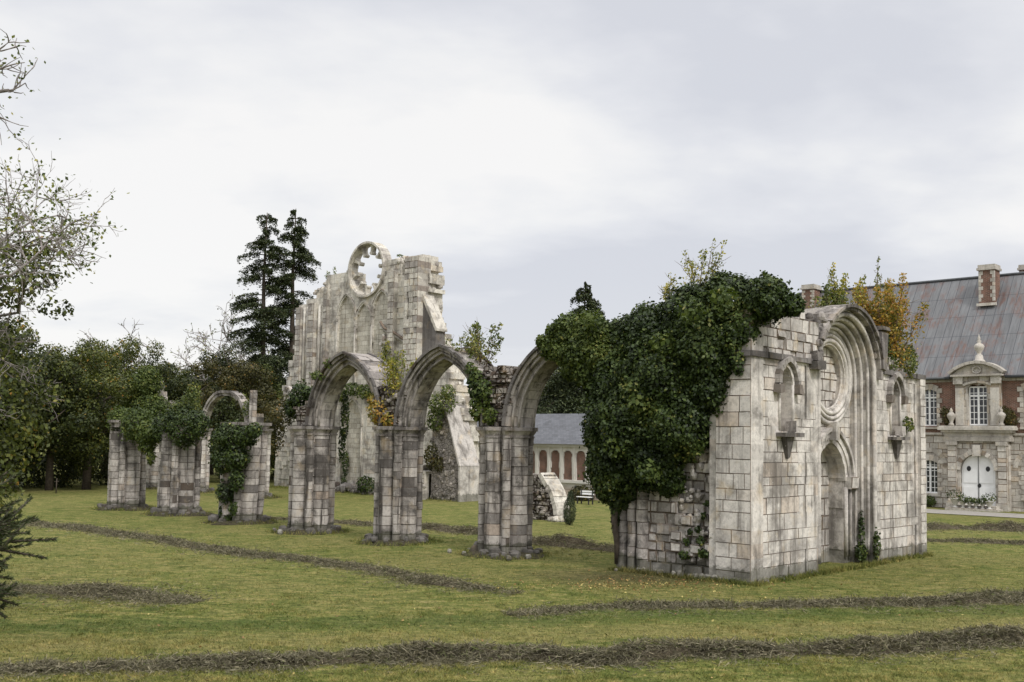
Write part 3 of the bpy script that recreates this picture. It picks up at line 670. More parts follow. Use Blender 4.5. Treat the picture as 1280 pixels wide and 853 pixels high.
def make_arch(u0, u1, v, label, i0=0, i1=None, h=2.28, zs=CAPZ, grp='pointed arches of the near arcade', thin=False):
    t = empty('arcade_arch', CP(v, (u0+u1)/2), THA, label, 'arch', grp); wd = abs(u1-u0)/2; pts = arc_pts(wd, h, 10)
    for nm, r0, r1, y, tn, mt in ((('inner_order', 0, .2, .2, (.3, .9), 'pier'), ('outer_order', .18, .34, .27, (.1, .7), 'pier')) if thin else (('inner_order', 0, .2, .34, (.3, .98), 'pier'), ('middle_order', .18, .31, .46, (.2, .9), 'pier'), ('outer_order', .29, .42, .56, (.06, .6), 'pier'))):
        mb = MB(); voussoirs(mb, pts, r0, r1, -y, y, 0, zs, i0, i1, .018, tn)
        mb.build(nm, M[mt], t)
    if thin: return t
    for y in (-.34, -.46, .34, .46):
        mb = MB(); r = .03 if abs(y) < .4 else .2
        N = normals2(pts); k1 = len(pts) if i1 is None else i1+1
        mb.tube([(pts[k][0]+N[k][0]*r, y, zs+pts[k][1]+N[k][1]*r) for k in range(i0, k1)], .05, 6, .3); mb.build('roll_moulding', M['pier'], t)
    for y in (-.59, .59): mb = MB(); voussoirs(mb, pts, .39, .48, y-.07, y+.07, 0, zs, i0, i1, .02, (0, .3)); mb.build('hood_mould', M['dark'], t)
    return t
make_arch(PU[0]+.82, PU[1]-.82, -.03, 'whole pointed arch over the gap beside the rubble topped pier')
make_arch(PU[1]+.82, PU[2]-.82, -.09, 'leftmost whole pointed arch, with the transept wall showing through it')
make_arch(4.75, PU[0]-.82, .1, 'half hidden arch rising from the near pier into the dark ivy mass')
def springer(t, tops, wl, wr):       # rubble left standing on a capital between two arches
    mb = MB(); zz = CAPZ
    def keep(x, z):
        if z > tops(x): return False
        for cx in (-2.5, 2.5):
            d = abs(x-cx); 
            if pointed_inside(x-cx, z, 1.7+.38, CAPZ, 2.28+.5): return False
        return True
    blockwall(mb, -wl, wr, zz, zz+2.6, -.5, .5, None, keep, course=.17, wr=(.14, .32), rough=.06, j=.03, tints=(0, .7))
    for i in range(60):
        x = random.uniform(-wl, wr); z = zz+random.uniform(.05, 1.9)
        if keep(x, z): mb.rock((x, random.choice((-.52, .52)), z), random.uniform(.1, .24), random.random()*.6)
    for i in range(22):
        x = random.uniform(-wl, wr); mb.rock((x, random.uniform(-.4, .4), tops(x)-.05), random.uniform(.14, .3), random.random()*.4)
    mb.build('rubble_spandrel', M['rubble'], t)
springer(piers[0], lambda x: 5.85+.08*math.sin(x*9), 1.25, .95)
springer(piers[1], lambda x: 5.35-.2*x, 1.1, .9)
springer(piers[2], lambda x: 4.9+.5*x if x > 0 else 4.8, .8, .9)
piers[2].children
# ------------------------------------------------------------------ far arcade, seen between the left piers
def u_at(px, v, y=560):
    q = plane(px, y, C0+VF*v, VF); return tolocal(q, C0)[1]
FU = [u_at(p, 11) for p in (320, 246, 190)]
FL = ['far pier with a slender upright stump, behind the leaning pier', 'far ivy hung pier behind the pale middle pier', 'far white pier seen low between the two leftmost piers']
fp = []
for i, u in enumerate(FU):
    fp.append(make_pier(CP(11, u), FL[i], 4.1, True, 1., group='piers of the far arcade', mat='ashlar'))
make_arch(FU[0]+1.0, FU[1]-1.0, 11, 'slender far pointed arch standing free against the dark wood', h=2.2, zs=3.95, grp='arches of the far arcade', thin=True)
make_arch(FU[0]-4.5, FU[0]-.9, 11, 'broken far arch stub springing left of the tall transept wall', i0=11, i1=20, h=2.3, zs=4.1, grp='arches of the far arcade', thin=True)
mb = MB()
for x, y in ((-.1, -.3), (.15, -.3), (.02, -.42)): mb.courses(circ(.14), zcourses(4.1, 6.4, .35), cx=x, cy=y)
blockwall(mb, -.2, .25, 4.1, 5.0, -.3, .3, None, None, course=.3, wr=(.25, .4)); mb.build('upright_stump', M['pier'], fp[0])
mb = MB()
for x in (-.3, .05, .35): mb.courses(circ(.17), zcourses(4.1, 6.3, .35), cx=x+1.6, cy=-.35)
blockwall(mb, -1.0, 2.0, 4.1, 8., -.3, .5, None, lambda x, z: z < (6.0 if x > 1 else 7.3-1.3*abs(x-.2)), course=.3, wr=(.25, .5), rough=.06, j=.03); mb.build('broken_wall_top', M['pier'], fp[2])
# ------------------------------------------------------------------ the tall transept wall with the rose window
T0 = ground(435, 615)
tr = empty('transept_wall', tuple(T0), THA, 'tall broken cream church gable with an open rose window at its top', 'ruin')
RX, RZ, RR = 1.42, 15.05, 1.8
OUT = [(-8.6, 0), (-8.6, 5.6), (-7.9, 6.4), (-7.6, 8.0), (-6.9, 9.6), (-6.4, 11.2), (-6.25, 13.2), (-4.5, 13.55), (-4.3, 14.2), (-3.3, 14.3), (-2.9, 15.0), (-.4, 15.15), (-.3, 14), (3.2, 14), (3.3, 15.5), (4.8, 15.65), (4.9, 15.2), (5.4, 15.2), (5.5, 15.5), (7.4, 15.25), (7.6, 13.7), (7.65, 12.2), (7.9, 10.6), (8.9, 9.6), (9.2, 8.6), (10.2, 6.6), (10.9, 5.0), (11.3, 2.6), (11.6, 0)]
def inpoly(x, z, P=OUT):
    r = False; j = len(P)-1
    for i in range(len(P)):
        if (P[i][1] > z) != (P[j][1] > z) and x < (P[j][0]-P[i][0])*(z-P[i][1])/(P[j][1]-P[i][1])+P[i][0]: r = not r
        j = i
    return r
LAN = [(-.72, .93, 11.9, 1.55, 6.8), (1.17, .8, 11.4, 1.35, 6.8), (3.05, .9, 11.95, 1.5, 6.8), (.25, 1.0, 4.6, 1.65, .8), (-5.9, .8, 6.6, .9, 3.0)]
def t_in(x, z):
    for c, wd, zs, h, z0 in LAN:
        if pointed_inside(x-c, z, wd, zs, h, z0): return False
    if abs(x-6.05) < .22 and 7.2 < z < 8.7: return False
    if abs(x-5.15) < .22 and 14.3 < z: return False
    if abs(x-8.6) < .14 and 9.5 < z < 11.2: return False
    if pointed_inside(x-8.3, z, .95, 1.1, 1.0, -.5): return False
    return (x-RX)**2+(z-RZ)**2 > RR**2
mb = MB(); blockwall(mb, -8.7, 11.6, -.2, 16, 0, 1.3, t_in, lambda x, z: inpoly(x, z), course=.36, wr=(.4, .8), rough=.008, depth=3, j=.002, ch=.005, tints=(.3, .95),
                     face=lambda x, z: (random.uniform(-.06, .03) if ((x > 4.2 and z > 11.5) or (x > 9.2) or (x < -6.6)) else 0))
mb.build('masonry', M['palep'], tr)
mb = MB()
for c, wd, zs, h, z0 in LAN: mb.prism([(c+x, z) for x, z in [(-wd-.1, z0-.1), (wd+.1, z0-.1)]+[(q[0]*1.05, zs+q[1]) for q in reversed(arc_pts(wd, h, 6))]], .1, .6, .6)
mb.prism([(7.2, -.2), (9.4, -.2), (9.4, 2.3), (7.2, 2.3)], .7, .9, .1)
mb.build('lancet_infill', M['pale'], tr)
for c, wd, zs, h, z0 in LAN:
    mb = MB(); pts = arc_pts(wd, h, 8); voussoirs(mb, pts, .0, .1, -.05, .2, c, zs, tints=(.3, .8)); voussoirs(mb, pts, .11, .17, -.1, .1, c, zs, tints=(0., .4))
    for sx in (-1, 1): mb.tube([(c+sx*(wd+.05), -.03, z0), (c+sx*(wd+.05), -.03, zs)], .045, 8, .35); mb.box(*sorted((c+sx*(wd-.04), c+sx*(wd+.15))), -.1, .1, zs-.16, zs, .2, .02)
    mb.build('lancet_moulding', M['palep'], tr)
mb = MB(); n = 40; cp = [(-math.cos(t*2*PI/n), math.sin(t*2*PI/n)) for t in range(n+1)]
voussoirs(mb, [(x*RR, z*RR) for x, z in cp], -.02, .12, -.2, .6, RX, RZ, tints=(.1, .6)); voussoirs(mb, [(x*RR, z*RR) for x, z in cp], -.06, .0, -.08, .5, RX, RZ, tints=(.3, .8))
rose = mb.build('rose_window', M['palep'], tr)
mb = MB()
for k in range(10):
    a = k*PI/5+.15; ca_, sa_ = math.cos(a), math.sin(a)
    def pt(r, s, y): return (RX+ca_*r-sa_*s, y, RZ+sa_*r+ca_*s)
    prof = [(RR-.02, .3), (RR-.12, .17), (RR-.26, .075), (RR-.55, .05), (RR-.62, .13), (RR-.7, .13), (RR-.76, .0)]
    L = [(r, s) for r, s in prof]+[(r, -s) for r, s in reversed(prof)]
    m_ = len(L); mb.add([pt(r, s, .1) for r, s in L]+[pt(r, s, .5) for r, s in L], [tuple(range(m_-1, -1, -1)), tuple(range(m_, 2*m_))]+[(i, (i+1) % m_, m_+(i+1) % m_, m_+i) for i in range(m_)], .5)
mb.build('tracery_cusp', M['palep'], rose)
mb = MB()
for x, y0, z1, wd in ((-4.4, -.35, 13.2, .35), (-6.0, -.3, 13.0, .3), (4.35, -.35, 14.6, .3), (-2.9, -.25, 14.2, .22)): blockwall(mb, x-wd, x+wd, 0, z1, y0, .1, None, None, course=.4, wr=(.5, .8), tints=(.0, .7))
for x in (-5.1, -3.7, -5.5): mb.tube([(x, -.05, 6), (x, -.05, 13)], .12, 8, .4)
mb.build('pilaster', M['palep'], tr)
mb = MB()      # stair turret and raking buttress at the right shoulder
blockwall(mb, 6.3, 7.6, 8, 15.2, -.9, .2, lambda x, z: not (abs(x-6.7) < .08 and 11.2 < z < 13), None, course=.36, wr=(.35, .7), tints=(.0, .7), rough=.03)
mb.build('stair_turret', M['palep'], tr)
mb = MB()
P = [(0, 8.8), (0, 13.4), (.35, 13.2), (2.3, 10.4), (2.3, 8.8)]
mb.prism([(7.0+x*.8, z) for x, z in P], -.4, .4, .2); mb.build('raking_buttress', M['dark'], tr)
mb = MB(); mb.prism([(6.98, 13.48), (7.25, 13.42), (8.98, 10.55), (8.98, 10.4), (8.85, 10.4)], -.46, .46, .3); mb.build('buttress_coping', M['palep'], tr)
mb = MB(); arcv = [(3.2, 11.2), (3.6, 10.75), (4.6, 10.4), (5.6, 9.9), (6.7, 9.3), (7.6, 8.5), (8.4, 7.5)]
mb.tube([(x, -.12, z) for x, z in arcv], .13, 6, .1); mb.tube([(x+.05, -.25, z+.16) for x, z in arcv], .09, 6, .0)
for i in range(70): t = random.random()**.7; z = 11.2-6*t; mb.rock((3.4+random.uniform(-.3, .5)+.3*t, -.1, z), random.uniform(.2, .45), random.random()*.7)
mb.build('vault_scar', M['palep'], tr)
bt = MB(); bt.prism([(9.5, -.3), (12.0, -.3), (12.0, 2.1), (10.75, 5.6), (10.3, 6.0), (9.8, 5.2), (9.5, 4.9)], -1.1, .3, .35)
for i in range(60):
    x, z = random.uniform(9.5, 11.5), random.uniform(0, 5.); bt.rock((x, -1.1, z if x < 10.6 else z*.5), random.uniform(.15, .35), random.random()*.8)
bt.build('lower_buttress', M['rubble'], tr)
mb = MB(); mb.prism([(10.72, 5.72), (10.72, 5.6), (11.98, 2.1), (12.12, 2.1)], -1.25, .4, .3); mb.prism([(11.96, -.3), (12.1, -.3), (12.1, 2.1), (11.96, 2.1)], -1.2, .35, .5)
mb.build('buttress_slope', M['ashlar'], tr)
mb = MB(); blockwall(mb, 6.2, 9.3, -.2, 1.55, -1.5, -1.1, lambda x, z: not pointed_inside(x-7.0, z, .5, .5, .6, -1), None, course=.3, wr=(.4, .7)); mb.box(6.2, 9.3, -1.6, .1, 1.55, 1.7, .7, .02); voussoirs(mb, arc_pts(.95, 1.0, 7), 0, .3, -.35, .1, 8.3, 1.1, tints=(.2, .8)); blockwall(mb, 7.6, 9.6, -.2, .75, -2.2, -1.5, None, None, course=.22, wr=(.25, .5), rough=.05, j=.03)
for i in range(20): mb.rock((random.uniform(7.6, 9.6), -1.9+random.uniform(-.3, .3), .8), random.uniform(.2, .4), .4+random.random()*.5)
mb.build('low_tomb_niche', M['palep'], tr)
mb = MB()
for i in range(150):
    k = random.choice([q for q in range(1, len(OUT)-1) if not (11 <= q <= 13)]); a, c = OUT[k], OUT[k+1] if k+1 < len(OUT) else OUT[k]
    t = random.random(); x, z = a[0]*(1-t)+c[0]*t, a[1]*(1-t)+c[1]*t
    if z > 1: mb.rock((x+random.uniform(-.15, .05), random.uniform(0, 1.2), z+random.uniform(-.2, .1)), random.uniform(.2, .5), random.random()*.7)
mb.build('broken_edge', M['palep'], tr)
mb = MB()
for i in range(60): mb.rock((random.uniform(-2.2, 4.), random.uniform(-1.4, 0), random.uniform(-.1, .5)), random.uniform(.3, .7), random.random()*.5)
mb.build('fallen_rubble', M['dark'], tr)

# ------------------------------------------------------------------ low curved wall fragment
g = ground(676, 650); wf = empty('wall_fragment', tuple(g), THA, 'low rubble wall stub with a pale curved edge beside the near pier', 'ruin')
mb = MB(); W_ = 1.15
def fk(x, z): return z < 2.1 and x < .55-((max(0, z-.0)/2.1)**2)*.9+.3
blockwall(mb, -1.5, 1.0, -.1, 2.2, 0, .9, None, fk, course=.2, wr=(.18, .4), rough=.05, j=.03, tints=(0, .8))
for i in range(90):
    x, z = random.uniform(-1.5, .7), random.uniform(.0, 2.)
    if fk(x, z): mb.rock((x, -.02, z), random.uniform(.12, .3), random.random())
mb.build('rubble_core', M['rubble'], wf)
mb = MB(); voussoirs(mb, [(-.1-1.0*0+1.05-1.05*(t/8)**2, 2.1*t/8) for t in range(8, -1, -1)], -.1, .12, -.06, .92, tints=(.3, .9), jit=.03)
for i in range(14): mb.rock((1.0+random.uniform(-.2, .4), random.uniform(-.5, .6), .08), random.uniform(.15, .4), random.random())
mb.build('arch_rib', M['palep'], wf)

# ------------------------------------------------------------------ manor house
H0 = ground(1226, 637.5)
m, nt, out = newmat('red brick'); b = NB(nt); uvc = b.n('ShaderNodeTexCoord').outputs['UV']
br = b.n('ShaderNodeTexBrick'); b.l(uvc, br.inputs[0]); br.inputs['Scale'].default_value = 1; br.inputs['Brick Width'].default_value = .22; br.inputs['Row Height'].default_value = .07; br.inputs['Mortar Size'].default_value = .009
br.inputs['Color1'].default_value = (.2, .085, .06, 1); br.inputs['Color2'].default_value = (.11, .055, .042, 1); br.inputs['Mortar'].default_value = (.3, .25, .2, 1)
geo = b.n('ShaderNodeNewGeometry').outputs['Position']
c = b.mix(.7, br.outputs[0], b.ramp(b.noise(b.coord(src=geo), 1.6, 5, .65), [(.3, .55), (.7, 1.25)]), 'MULTIPLY')
b.bsdf(out, c, .9, b.bump(br.outputs[1], .3, .01), .1); M['brick'] = m
m, nt, out = newmat('rusting grey sheet roof'); b = NB(nt); uvc = b.n('ShaderNodeTexCoord').outputs['UV']
br = b.n('ShaderNodeTexBrick'); b.l(uvc, br.inputs[0]); br.inputs['Scale'].default_value = 1; br.inputs['Brick Width'].default_value = .55; br.inputs['Row Height'].default_value = 1.7; br.inputs['Mortar Size'].default_value = .022; br.inputs['Mortar Smooth'].default_value = .5; br.offset = .0
br.inputs['Color1'].default_value = (.142, .144, .148, 1); br.inputs['Color2'].default_value = (.115, .117, .121, 1); br.inputs['Mortar'].default_value = (.055, .056, .065, 1)
v1 = b.noise(b.coord(src=uvc, scale=(1.1, .75, 1)), .9, 6, .62, .3); v2 = b.noise(b.coord(src=uvc, scale=(3.5, .35, 1)), 1.6, 5, .65)
sp = b.noise(b.coord(src=uvc, scale=(2.2, .5, 1), loc=(3, 1, 0)), 2.5, 4, .6)
col = b.mix(.8, br.outputs[0], b.ramp(v2, [(.3, .65), (.7, 1.35)]), 'MULTIPLY')
rm = b.math('MULTIPLY', b.ramp(v1, [(.5, 0.), (.6, 1.)]), b.ramp(sp, [(.4, .15), (.58, 1.)]))
col = b.mix(b.math('MULTIPLY', rm, .6), col, b.ramp(v2, [(.35, (.11, .048, .033)), (.65, (.165, .08, .055))]))
b.bsdf(out, col, .55, b.bump(br.outputs[1], .4, .03), .3); M['roof'] = m
m, nt, out = newmat('grey slate'); b = NB(nt); uvc = b.n('ShaderNodeTexCoord').outputs['UV']
br = b.n('ShaderNodeTexBrick'); b.l(uvc, br.inputs[0]); br.inputs['Scale'].default_value = 1; br.inputs['Brick Width'].default_value = .25; br.inputs['Row Height'].default_value = .16; br.inputs['Mortar Size'].default_value = .006
br.inputs['Color1'].default_value = (.125, .13, .145, 1); br.inputs['Color2'].default_value = (.09, .094, .105, 1); br.inputs['Mortar'].default_value = (.04, .04, .045, 1)
c = b.mix(.6, br.outputs[0], b.ramp(b.noise(b.coord(src=uvc), 1.3, 5, .65), [(.3, .7), (.7, 1.3)]), 'MULTIPLY'); b.bsdf(out, c, .6, b.bump(br.outputs[1], .3, .01), .3); M['slate'] = m

def window(parent, cx, y, z0, z1, wd, cols=4, rows=6, rise=.16, surround=True, mullion=True):
    fr = MB(); bw = .05
    fr.box(cx-wd, cx-wd+.07, y, y+.09, z0, z1, .5); fr.box(cx+wd-.07, cx+wd, y, y+.09, z0, z1, .5); fr.box(cx-wd+.07, cx+wd-.07, y, y+.09, z0, z0+.09, .5); fr.box(cx-wd+.07, cx+wd-.07, y, y+.09, z1-.08, z1, .5)
    if mullion: fr.box(cx-.055, cx+.055, y-.012, y+.1, z0+.09, z1-.08, .5)
    tz = z1-(z1-z0)*.24; fr.box(cx-wd+.07, cx+wd-.07, y-.006, y+.095, tz-.05, tz+.05, .5)
    for i in range(1, cols):
        x = cx-wd+2*wd*i/cols
        if abs(x-cx) > .08 or not mullion: fr.box(x-.018, x+.018, y+.02, y+.06, z0+.09, z1-.08, .5)
    for i in range(1, rows): z = z0+(z1-z0)*i/rows; fr.box(cx-wd+.07, cx+wd-.07, y+.025, y+.065, z-.018, z+.018, .5)
    f = fr.build('window', M['white'], parent)
    g_ = MB(); g_.box(cx-wd+.03, cx+wd-.03, y+.05, y+.058, z0+.03, z1-.03, .5); g_.build('pane', M['glass'], f)
    if surround:
        s = MB(); n = int((z1-z0+.3)/.3)
        for sx in (-1, 1):
            for i in range(n):
                z = z0-.1+i*(z1-z0+.1)/n; q = .34 if i % 2 else .2; s.block(*sorted((cx+sx*wd, cx+sx*(wd+q))), y-.2, y+.1, z, z+(z1-z0+.1)/n-.01, None, .004, .01)
        pts = arc_pts(wd+.01, .14, 4); a = MB()
        pts = [(x, z) for x, z in [(-wd-.02, -.16), (-wd*.5, -.04), (0, 0), (wd*.5, -.04), (wd+.02, -.16)]]
        voussoirs(s, pts, -.06, .3, y-.21, y+.1, cx, z1, jit=.006)
        s.box(cx-wd-.2, cx+wd+.2, y-.27, y+.1, z0-.17, z0-.06, .4, .004, .0)
        s.build('window_surround', M['house_stone'], parent)
    return f
mh = empty('manor_house', tuple(H0), THA, 'old brick and stone manor house under a huge grey roof streaked with rust', 'house')
TL, TR, EZ, RG, DP = -14.4, 13., 8.0, 14.85, 10.
wins = [(-3.05, .52), (3.0, .52), (-6.0, .52), (-9.0, .52), (-12., .52), (6., .52), (9., .52)]
def h_in(x, z):
    for cx, wd in wins:
        if abs(x-cx) < wd and (.85 < z < 2.95 or 5.0 < z < 7.35): return False
    return not (abs(x) < 1.02 and z < 3.35) and not (abs(x) < .55 and 5 < z < 7.4)
mb = MB(); blockwall(mb, TL, TR, 0, 4.6, 0, .5, h_in, None, course=.34, wr=(.5, .9), depth=3); blockwall(mb, TL, TR, 7.7, EZ, -.03, .5, None, None, course=.3, wr=(.6, 1.2))
blockwall(mb, TL, TR, 4.45, 4.62, -.06, .0, None, None, course=.2, wr=(.6, 1.2))
mb.box(TL, TL+.5, .5, DP, 0, EZ, .5); mb.prism([(0, 0)]*0 or [(TL, 0), (TL+.01, 0), (TL+.01, .1)], 0, .1, .5)
mb.build('stone_wall', M['house_stone'], mh)
mb = MB(); blockwall(mb, TL, TR, 4.6, 7.7, .02, .5, h_in, None, course=1.5, wr=(2, 3), depth=5, rough=0, j=0, ch=.001); mb.build('brick_wall', M['brick'], mh)
mb = MB(); mb.box(TL, TR, DP-.4, DP, 0, EZ, .5); mb.add([(TL+.2, 0.3, EZ), (TL+.2, DP-.3, EZ), (TL+.2, DP/2, RG-.2)], [(2, 1, 0)], .5); mb.box(TR-.4, TR, .5, DP-.4, 0, EZ, .5); mb.build('rear_wall', M['house_stone'], mh)
rf = MB(); L = math.hypot(DP/2+.25, RG-EZ)
for y0, sg in ((-.3, 1), (DP+.3, -1)):
    P = [(TL-.1, y0, EZ), (TR+.3, y0, EZ), (TR+.3, DP/2, RG), (TL-.1, DP/2, RG)]
    rf.add(P, [(0, 1, 2, 3) if sg > 0 else (3, 2, 1, 0)], .5, uvs=[(0, 0), (TR-TL, 0), (TR-TL, L), (0, L)])
for x, f_ in ((TL-.1, (0, 2, 1)), (TR+.3, (0, 1, 2))): rf.add([(x, -.3, EZ), (x, DP+.3, EZ), (x, DP/2, RG)], [f_], .5)
rf.add([(TL-.1, -.3, EZ-.02), (TR+.3, -.3, EZ-.02), (TR+.3, DP+.3, EZ-.02), (TL-.1, DP+.3, EZ-.02)], [(3, 2, 1, 0)], .5)
roof = rf.build('roof', M['roof'], mh)
mb = MB(); mb.tube([(TL-.1, DP/2, RG), (TR+.3, DP/2, RG)], .11, 6, .5); mb.build('ridge_cap', M['lead'], roof)
mb = MB(); mb.tube([(TL-.1, -.36, EZ-.06), (-1.62, -.36, EZ-.06)], .09, 8, .3); mb.tube([(1.62, -.36, EZ-.06), (TR+.3, -.36, EZ-.06)], .09, 8, .3); mb.build('gutter', M['lead'], mh)
def chimney(x, y, zb, zt, wd, dp):
    mb = MB(); mb.box(x-wd, x+wd, y-dp, y+dp, zb, zt-.35, .5); ch_ = mb.build('chimney', M['brick'], roof)
    mb = MB(); mb.box(x-wd-.1, x+wd+.1, y-dp-.1, y+dp+.1, zt-.35, zt-.2, .3, .01); mb.box(x-wd-.04, x+wd+.04, y-dp-.04, y+dp+.04, zt-.2, zt, .3, .01)
    for i in range(8): z = zb+.3+i*(zt-zb-.7)/8; s = (i % 2)*.12; [mb.box(x+k*wd-(.14+s if k > 0 else .01), x+k*wd+(.01 if k > 0 else .14+s), y-dp-.02, y-dp+.1, z, z+(zt-zb-.7)/8-.02, None) for k in (-1, 1)]
    mb.box(x-wd-.12, x+wd+.12, y-dp-.12, y-dp, zb+.0, zb+.18, .8, .0); mb.build('chimney_dressing', M['house_stone'], ch_)
chimney(-.55, 3.7, 12.7, 15.35, .48, .5); chimney(-13.2, 4.4, 13.2, 15.3, .45, .5); chimney(1.3, 6.0, 13.2, 15.5, .6, .5); chimney(-8.4, 6.4, 12.8, 15.2, .5, .5)
for cx, wd in wins:
    if cx not in (6., 9., -12.): window(mh, cx, .16, .85, 2.95, .5); window(mh, cx, .16, 5.0, 7.35, .5)
    else: window(mh, cx, .16, .85, 2.95, .5); window(mh, cx, .16, 5.0, 7.35, .5)
for cx, wd in wins[:3]:      # relieving arches and quoins
    mb = MB(); pts = arc_pts(.85, .85, 8); voussoirs(mb, pts, 0, .28, -.05, .02, cx, 2.55, jit=.008); mb.build('relieving_arch', M['house_stone'], mh)
fp_ = MB(); Y = -.55
def p_in(x, z): return not pointed_inside(x, z, 1.0, 2.35, .98, -1)
blockwall(fp_, -1.75, 1.75, 0, 4.2, Y+.12, .0, p_in, None, course=.32, wr=(.4, .7), depth=4)
for sx in (-1, 1):
    blockwall(fp_, sx*1.45-.26, sx*1.45+.26, .45, 3.85, Y-.06, Y+.2, None, None, course=.35, wr=(.5, .53)); fp_.box(sx*1.45-.34, sx*1.45+.34, Y-.16, Y+.2, 0, .45, .4, .004); fp_.box(sx*1.45-.33, sx*1.45+.33, Y-.15, Y+.2, 3.85, 4.08, .4, .004)
voussoirs(fp_, arc_pts(1.0, .98, 7), 0, .26, Y-.02, .1, 0, 2.35, jit=.03); fp_.box(-.2, .2, Y-.15, Y+.1, 3.2, 3.85, .6, .03)
for k, (z0, z1, d) in enumerate(((4.1, 4.35, .1), (4.35, 4.62, .04), (4.62, 4.76, .2), (4.76, 4.93, .34), (4.93, 5.02, .28))): fp_.box(-1.85-d, 1.85+d, Y-d, .0, z0, z1-.003, .25+.1*k, .003)
fr_ = fp_.build('frontispiece', M['house_stone'], mh)
fp_ = MB()
blockwall(fp_, -1.32, 1.32, 5.02, 8.1, -.3, .1, lambda x, z: not pointed_inside(x, z, .56, 7.2, .22, 4.9), None, course=.4, wr=(.5, .9), depth=4)
for sx in (-1, 1): fp_.box(sx*1.02-.24, sx*1.02+.24, -.42, -.25, 5.05, 7.3, .7, .003); fp_.box(sx*1.1-.28, sx*1.1+.28, -.48, -.2, 7.55, 8.0, .5, .003)
voussoirs(fp_, [(-.8, 0), (-.5, .12), (0, .2), (.5, .12), (.8, 0)], 0, .13, -.42, -.2, 0, 7.42, jit=.0)
fp_.box(-1.5, 1.5, -.6, 1.2, 8.0, 8.12, .3, .004)
pts = [(-1.55+3.1*i/10, .62*math.sin(PI*i/10)**.8) for i in range(11)]
voussoirs(fp_, pts, .0, .17, -.65, 1.3, 0, 8.14, jit=.0, tints=(.1, .5)); fp_.prism([(x*.97, 8.12+z) for x, z in pts][::-1][::-1], -.34, 1.2, .55)
fp_.tube([(.24*math.cos(t*PI/6), -.4, 8.38+.2*math.sin(t*PI/6)) for t in range(13)], .06, 6, .4)
fp_.lathe([(.34, 0), (.34, .12), (.24, .2), (.2, .45), (.12, .5), (.12, .6), (.27, .85), (.3, 1.0), (.22, 1.12), (.1, 1.2), (.14, 1.32), (.07, 1.42), (.1, 1.5), (.04, 1.6), (.01, 1.75)], 0, .1, 16, .35, 8.85)
fp_.build('dormer', M['house_stone'], fr_)
window(mh, 0, -.12, 5.05, 7.4, .55, surround=False)
dm = MB(); dm.prism([(x, z) for x, z in [(-.97, .3), (.97, .3)]+[(q[0], 2.35+q[1]) for q in reversed(arc_pts(.97, .95, 8))]], Y+.25, Y+.33, .5)
for sx in (-1, 1): dm.box(sx*.47-.4, sx*.47+.4, Y+.225, Y+.26, .45, 1.35, .5); dm.box(sx*.47-.4, sx*.47+.4, Y+.225, Y+.26, 1.6, 2.35, .5)
dr = dm.build('door', M['white'], mh)
mb = MB(); mb.box(-.012, .012, Y+.22, Y+.245, .3, 3.2, .2)
for x, z, r in ((-.55, 2.45, .12), (.55, 2.45, .12), (.05, 1.45, .1)): mb.add([(x+r*math.cos(t*PI/8), Y+.215, z+1.3*r*math.sin(t*PI/8)) for t in range(16)]+[(x+r*math.cos(t*PI/8), Y+.26, z+1.3*r*math.sin(t*PI/8)) for t in range(16)], [tuple(range(16))]+[(i, (i+16), (i+1) % 16+16, (i+1) % 16) for i in range(16)], .3)
mb.build('door_opening', M['iron'], dr)
mb = MB(); mb.box(-1.5, 1.5, -1.7, Y+.2, -.05, .14, .5, .01, .012); mb.box(-1.3, 1.3, -1.3, Y+.25, .14, .3, .6, .01, .012); mb.build('door_steps', M['house_stone'], mh)
def HP(t, y, z): return Vector(H0)+Vector(-VA)*t+Vector(VF)*y+Vector((0, 0, z))
M['terra'] = simple('white garden pot', (.6, .58, .54), .7, .2, 4, .1)
for i, (t_, s, kind) in enumerate(((-.95, 1.7, 0), (-.5, 1.2, 1), (-.12, 1.0, 2), (.25, 1.0, 3), (.62, 1.0, 4), (1.0, 1.45, 5))):
    e = empty('potted_plant', HP(t_, -1.5, .135), THA, ['leftmost and bushiest potted plant on the manor house steps', 'second potted plant from the left on the manor house steps', 'third potted plant from the left on the manor steps', 'third potted plant from the right on the manor steps', 'second potted plant from the right on the manor house steps', 'rightmost potted plant on the manor house steps'][i], 'potted plant', 'potted plants on the manor steps')
    mb = MB(); mb.lathe([(.1*s, 0), (.12*s, .04), (.05*s, .08), (.06*s, .13), (.17*s, .3*s), (.19*s, .32*s), (.15*s, .33*s)], 0, 0, 12, .5); mb.build('pot', M['terra'], e)
    foliage('foliage', [(0, 0, .45*s, .3*s, .3*s, .2*s)], 240, .09, M['ivy'], e, seed=40+i)
for i, (t_, lab) in enumerate(((-1.45, 'stone urn on the left end of the manor balcony ledge, before a dark shrub'), (1.45, 'stone urn on the right end of the manor balcony ledge, before a dark shrub'))):
    e = empty('stone_urn', HP(t_, -.6, 5.02), THA, lab, 'urn', 'urns on the manor balcony ledge')
    mb = MB(); mb.lathe([(.16, 0), (.16, .1), (.09, .18), (.12, .3), (.24, .55), (.25, .66), (.17, .76), (.08, .84), (.11, .92), (.05, 1.02), (.01, 1.1)], 0, 0, 14, .3); mb.build('urn_body', M['house_stone'], e)
    o = foliage('ledge_shrub', [(0, 0, .55, .42, .3, .55), (.2, 0, .35, .45, .3, .35), (-.25, 0, .9, .25, .2, .3)], 1500, .09, M['tree_b'], None, HP(t_+(.3 if t_ > 0 else -.3), -.25, 5.0), seed=60+i)
    tag(o, ['dark russet shrub against the brick left of the manor dormer', 'dark russet shrub against the brick right of the manor dormer'][i], 'shrub', 'ledge shrubs of the manor house')
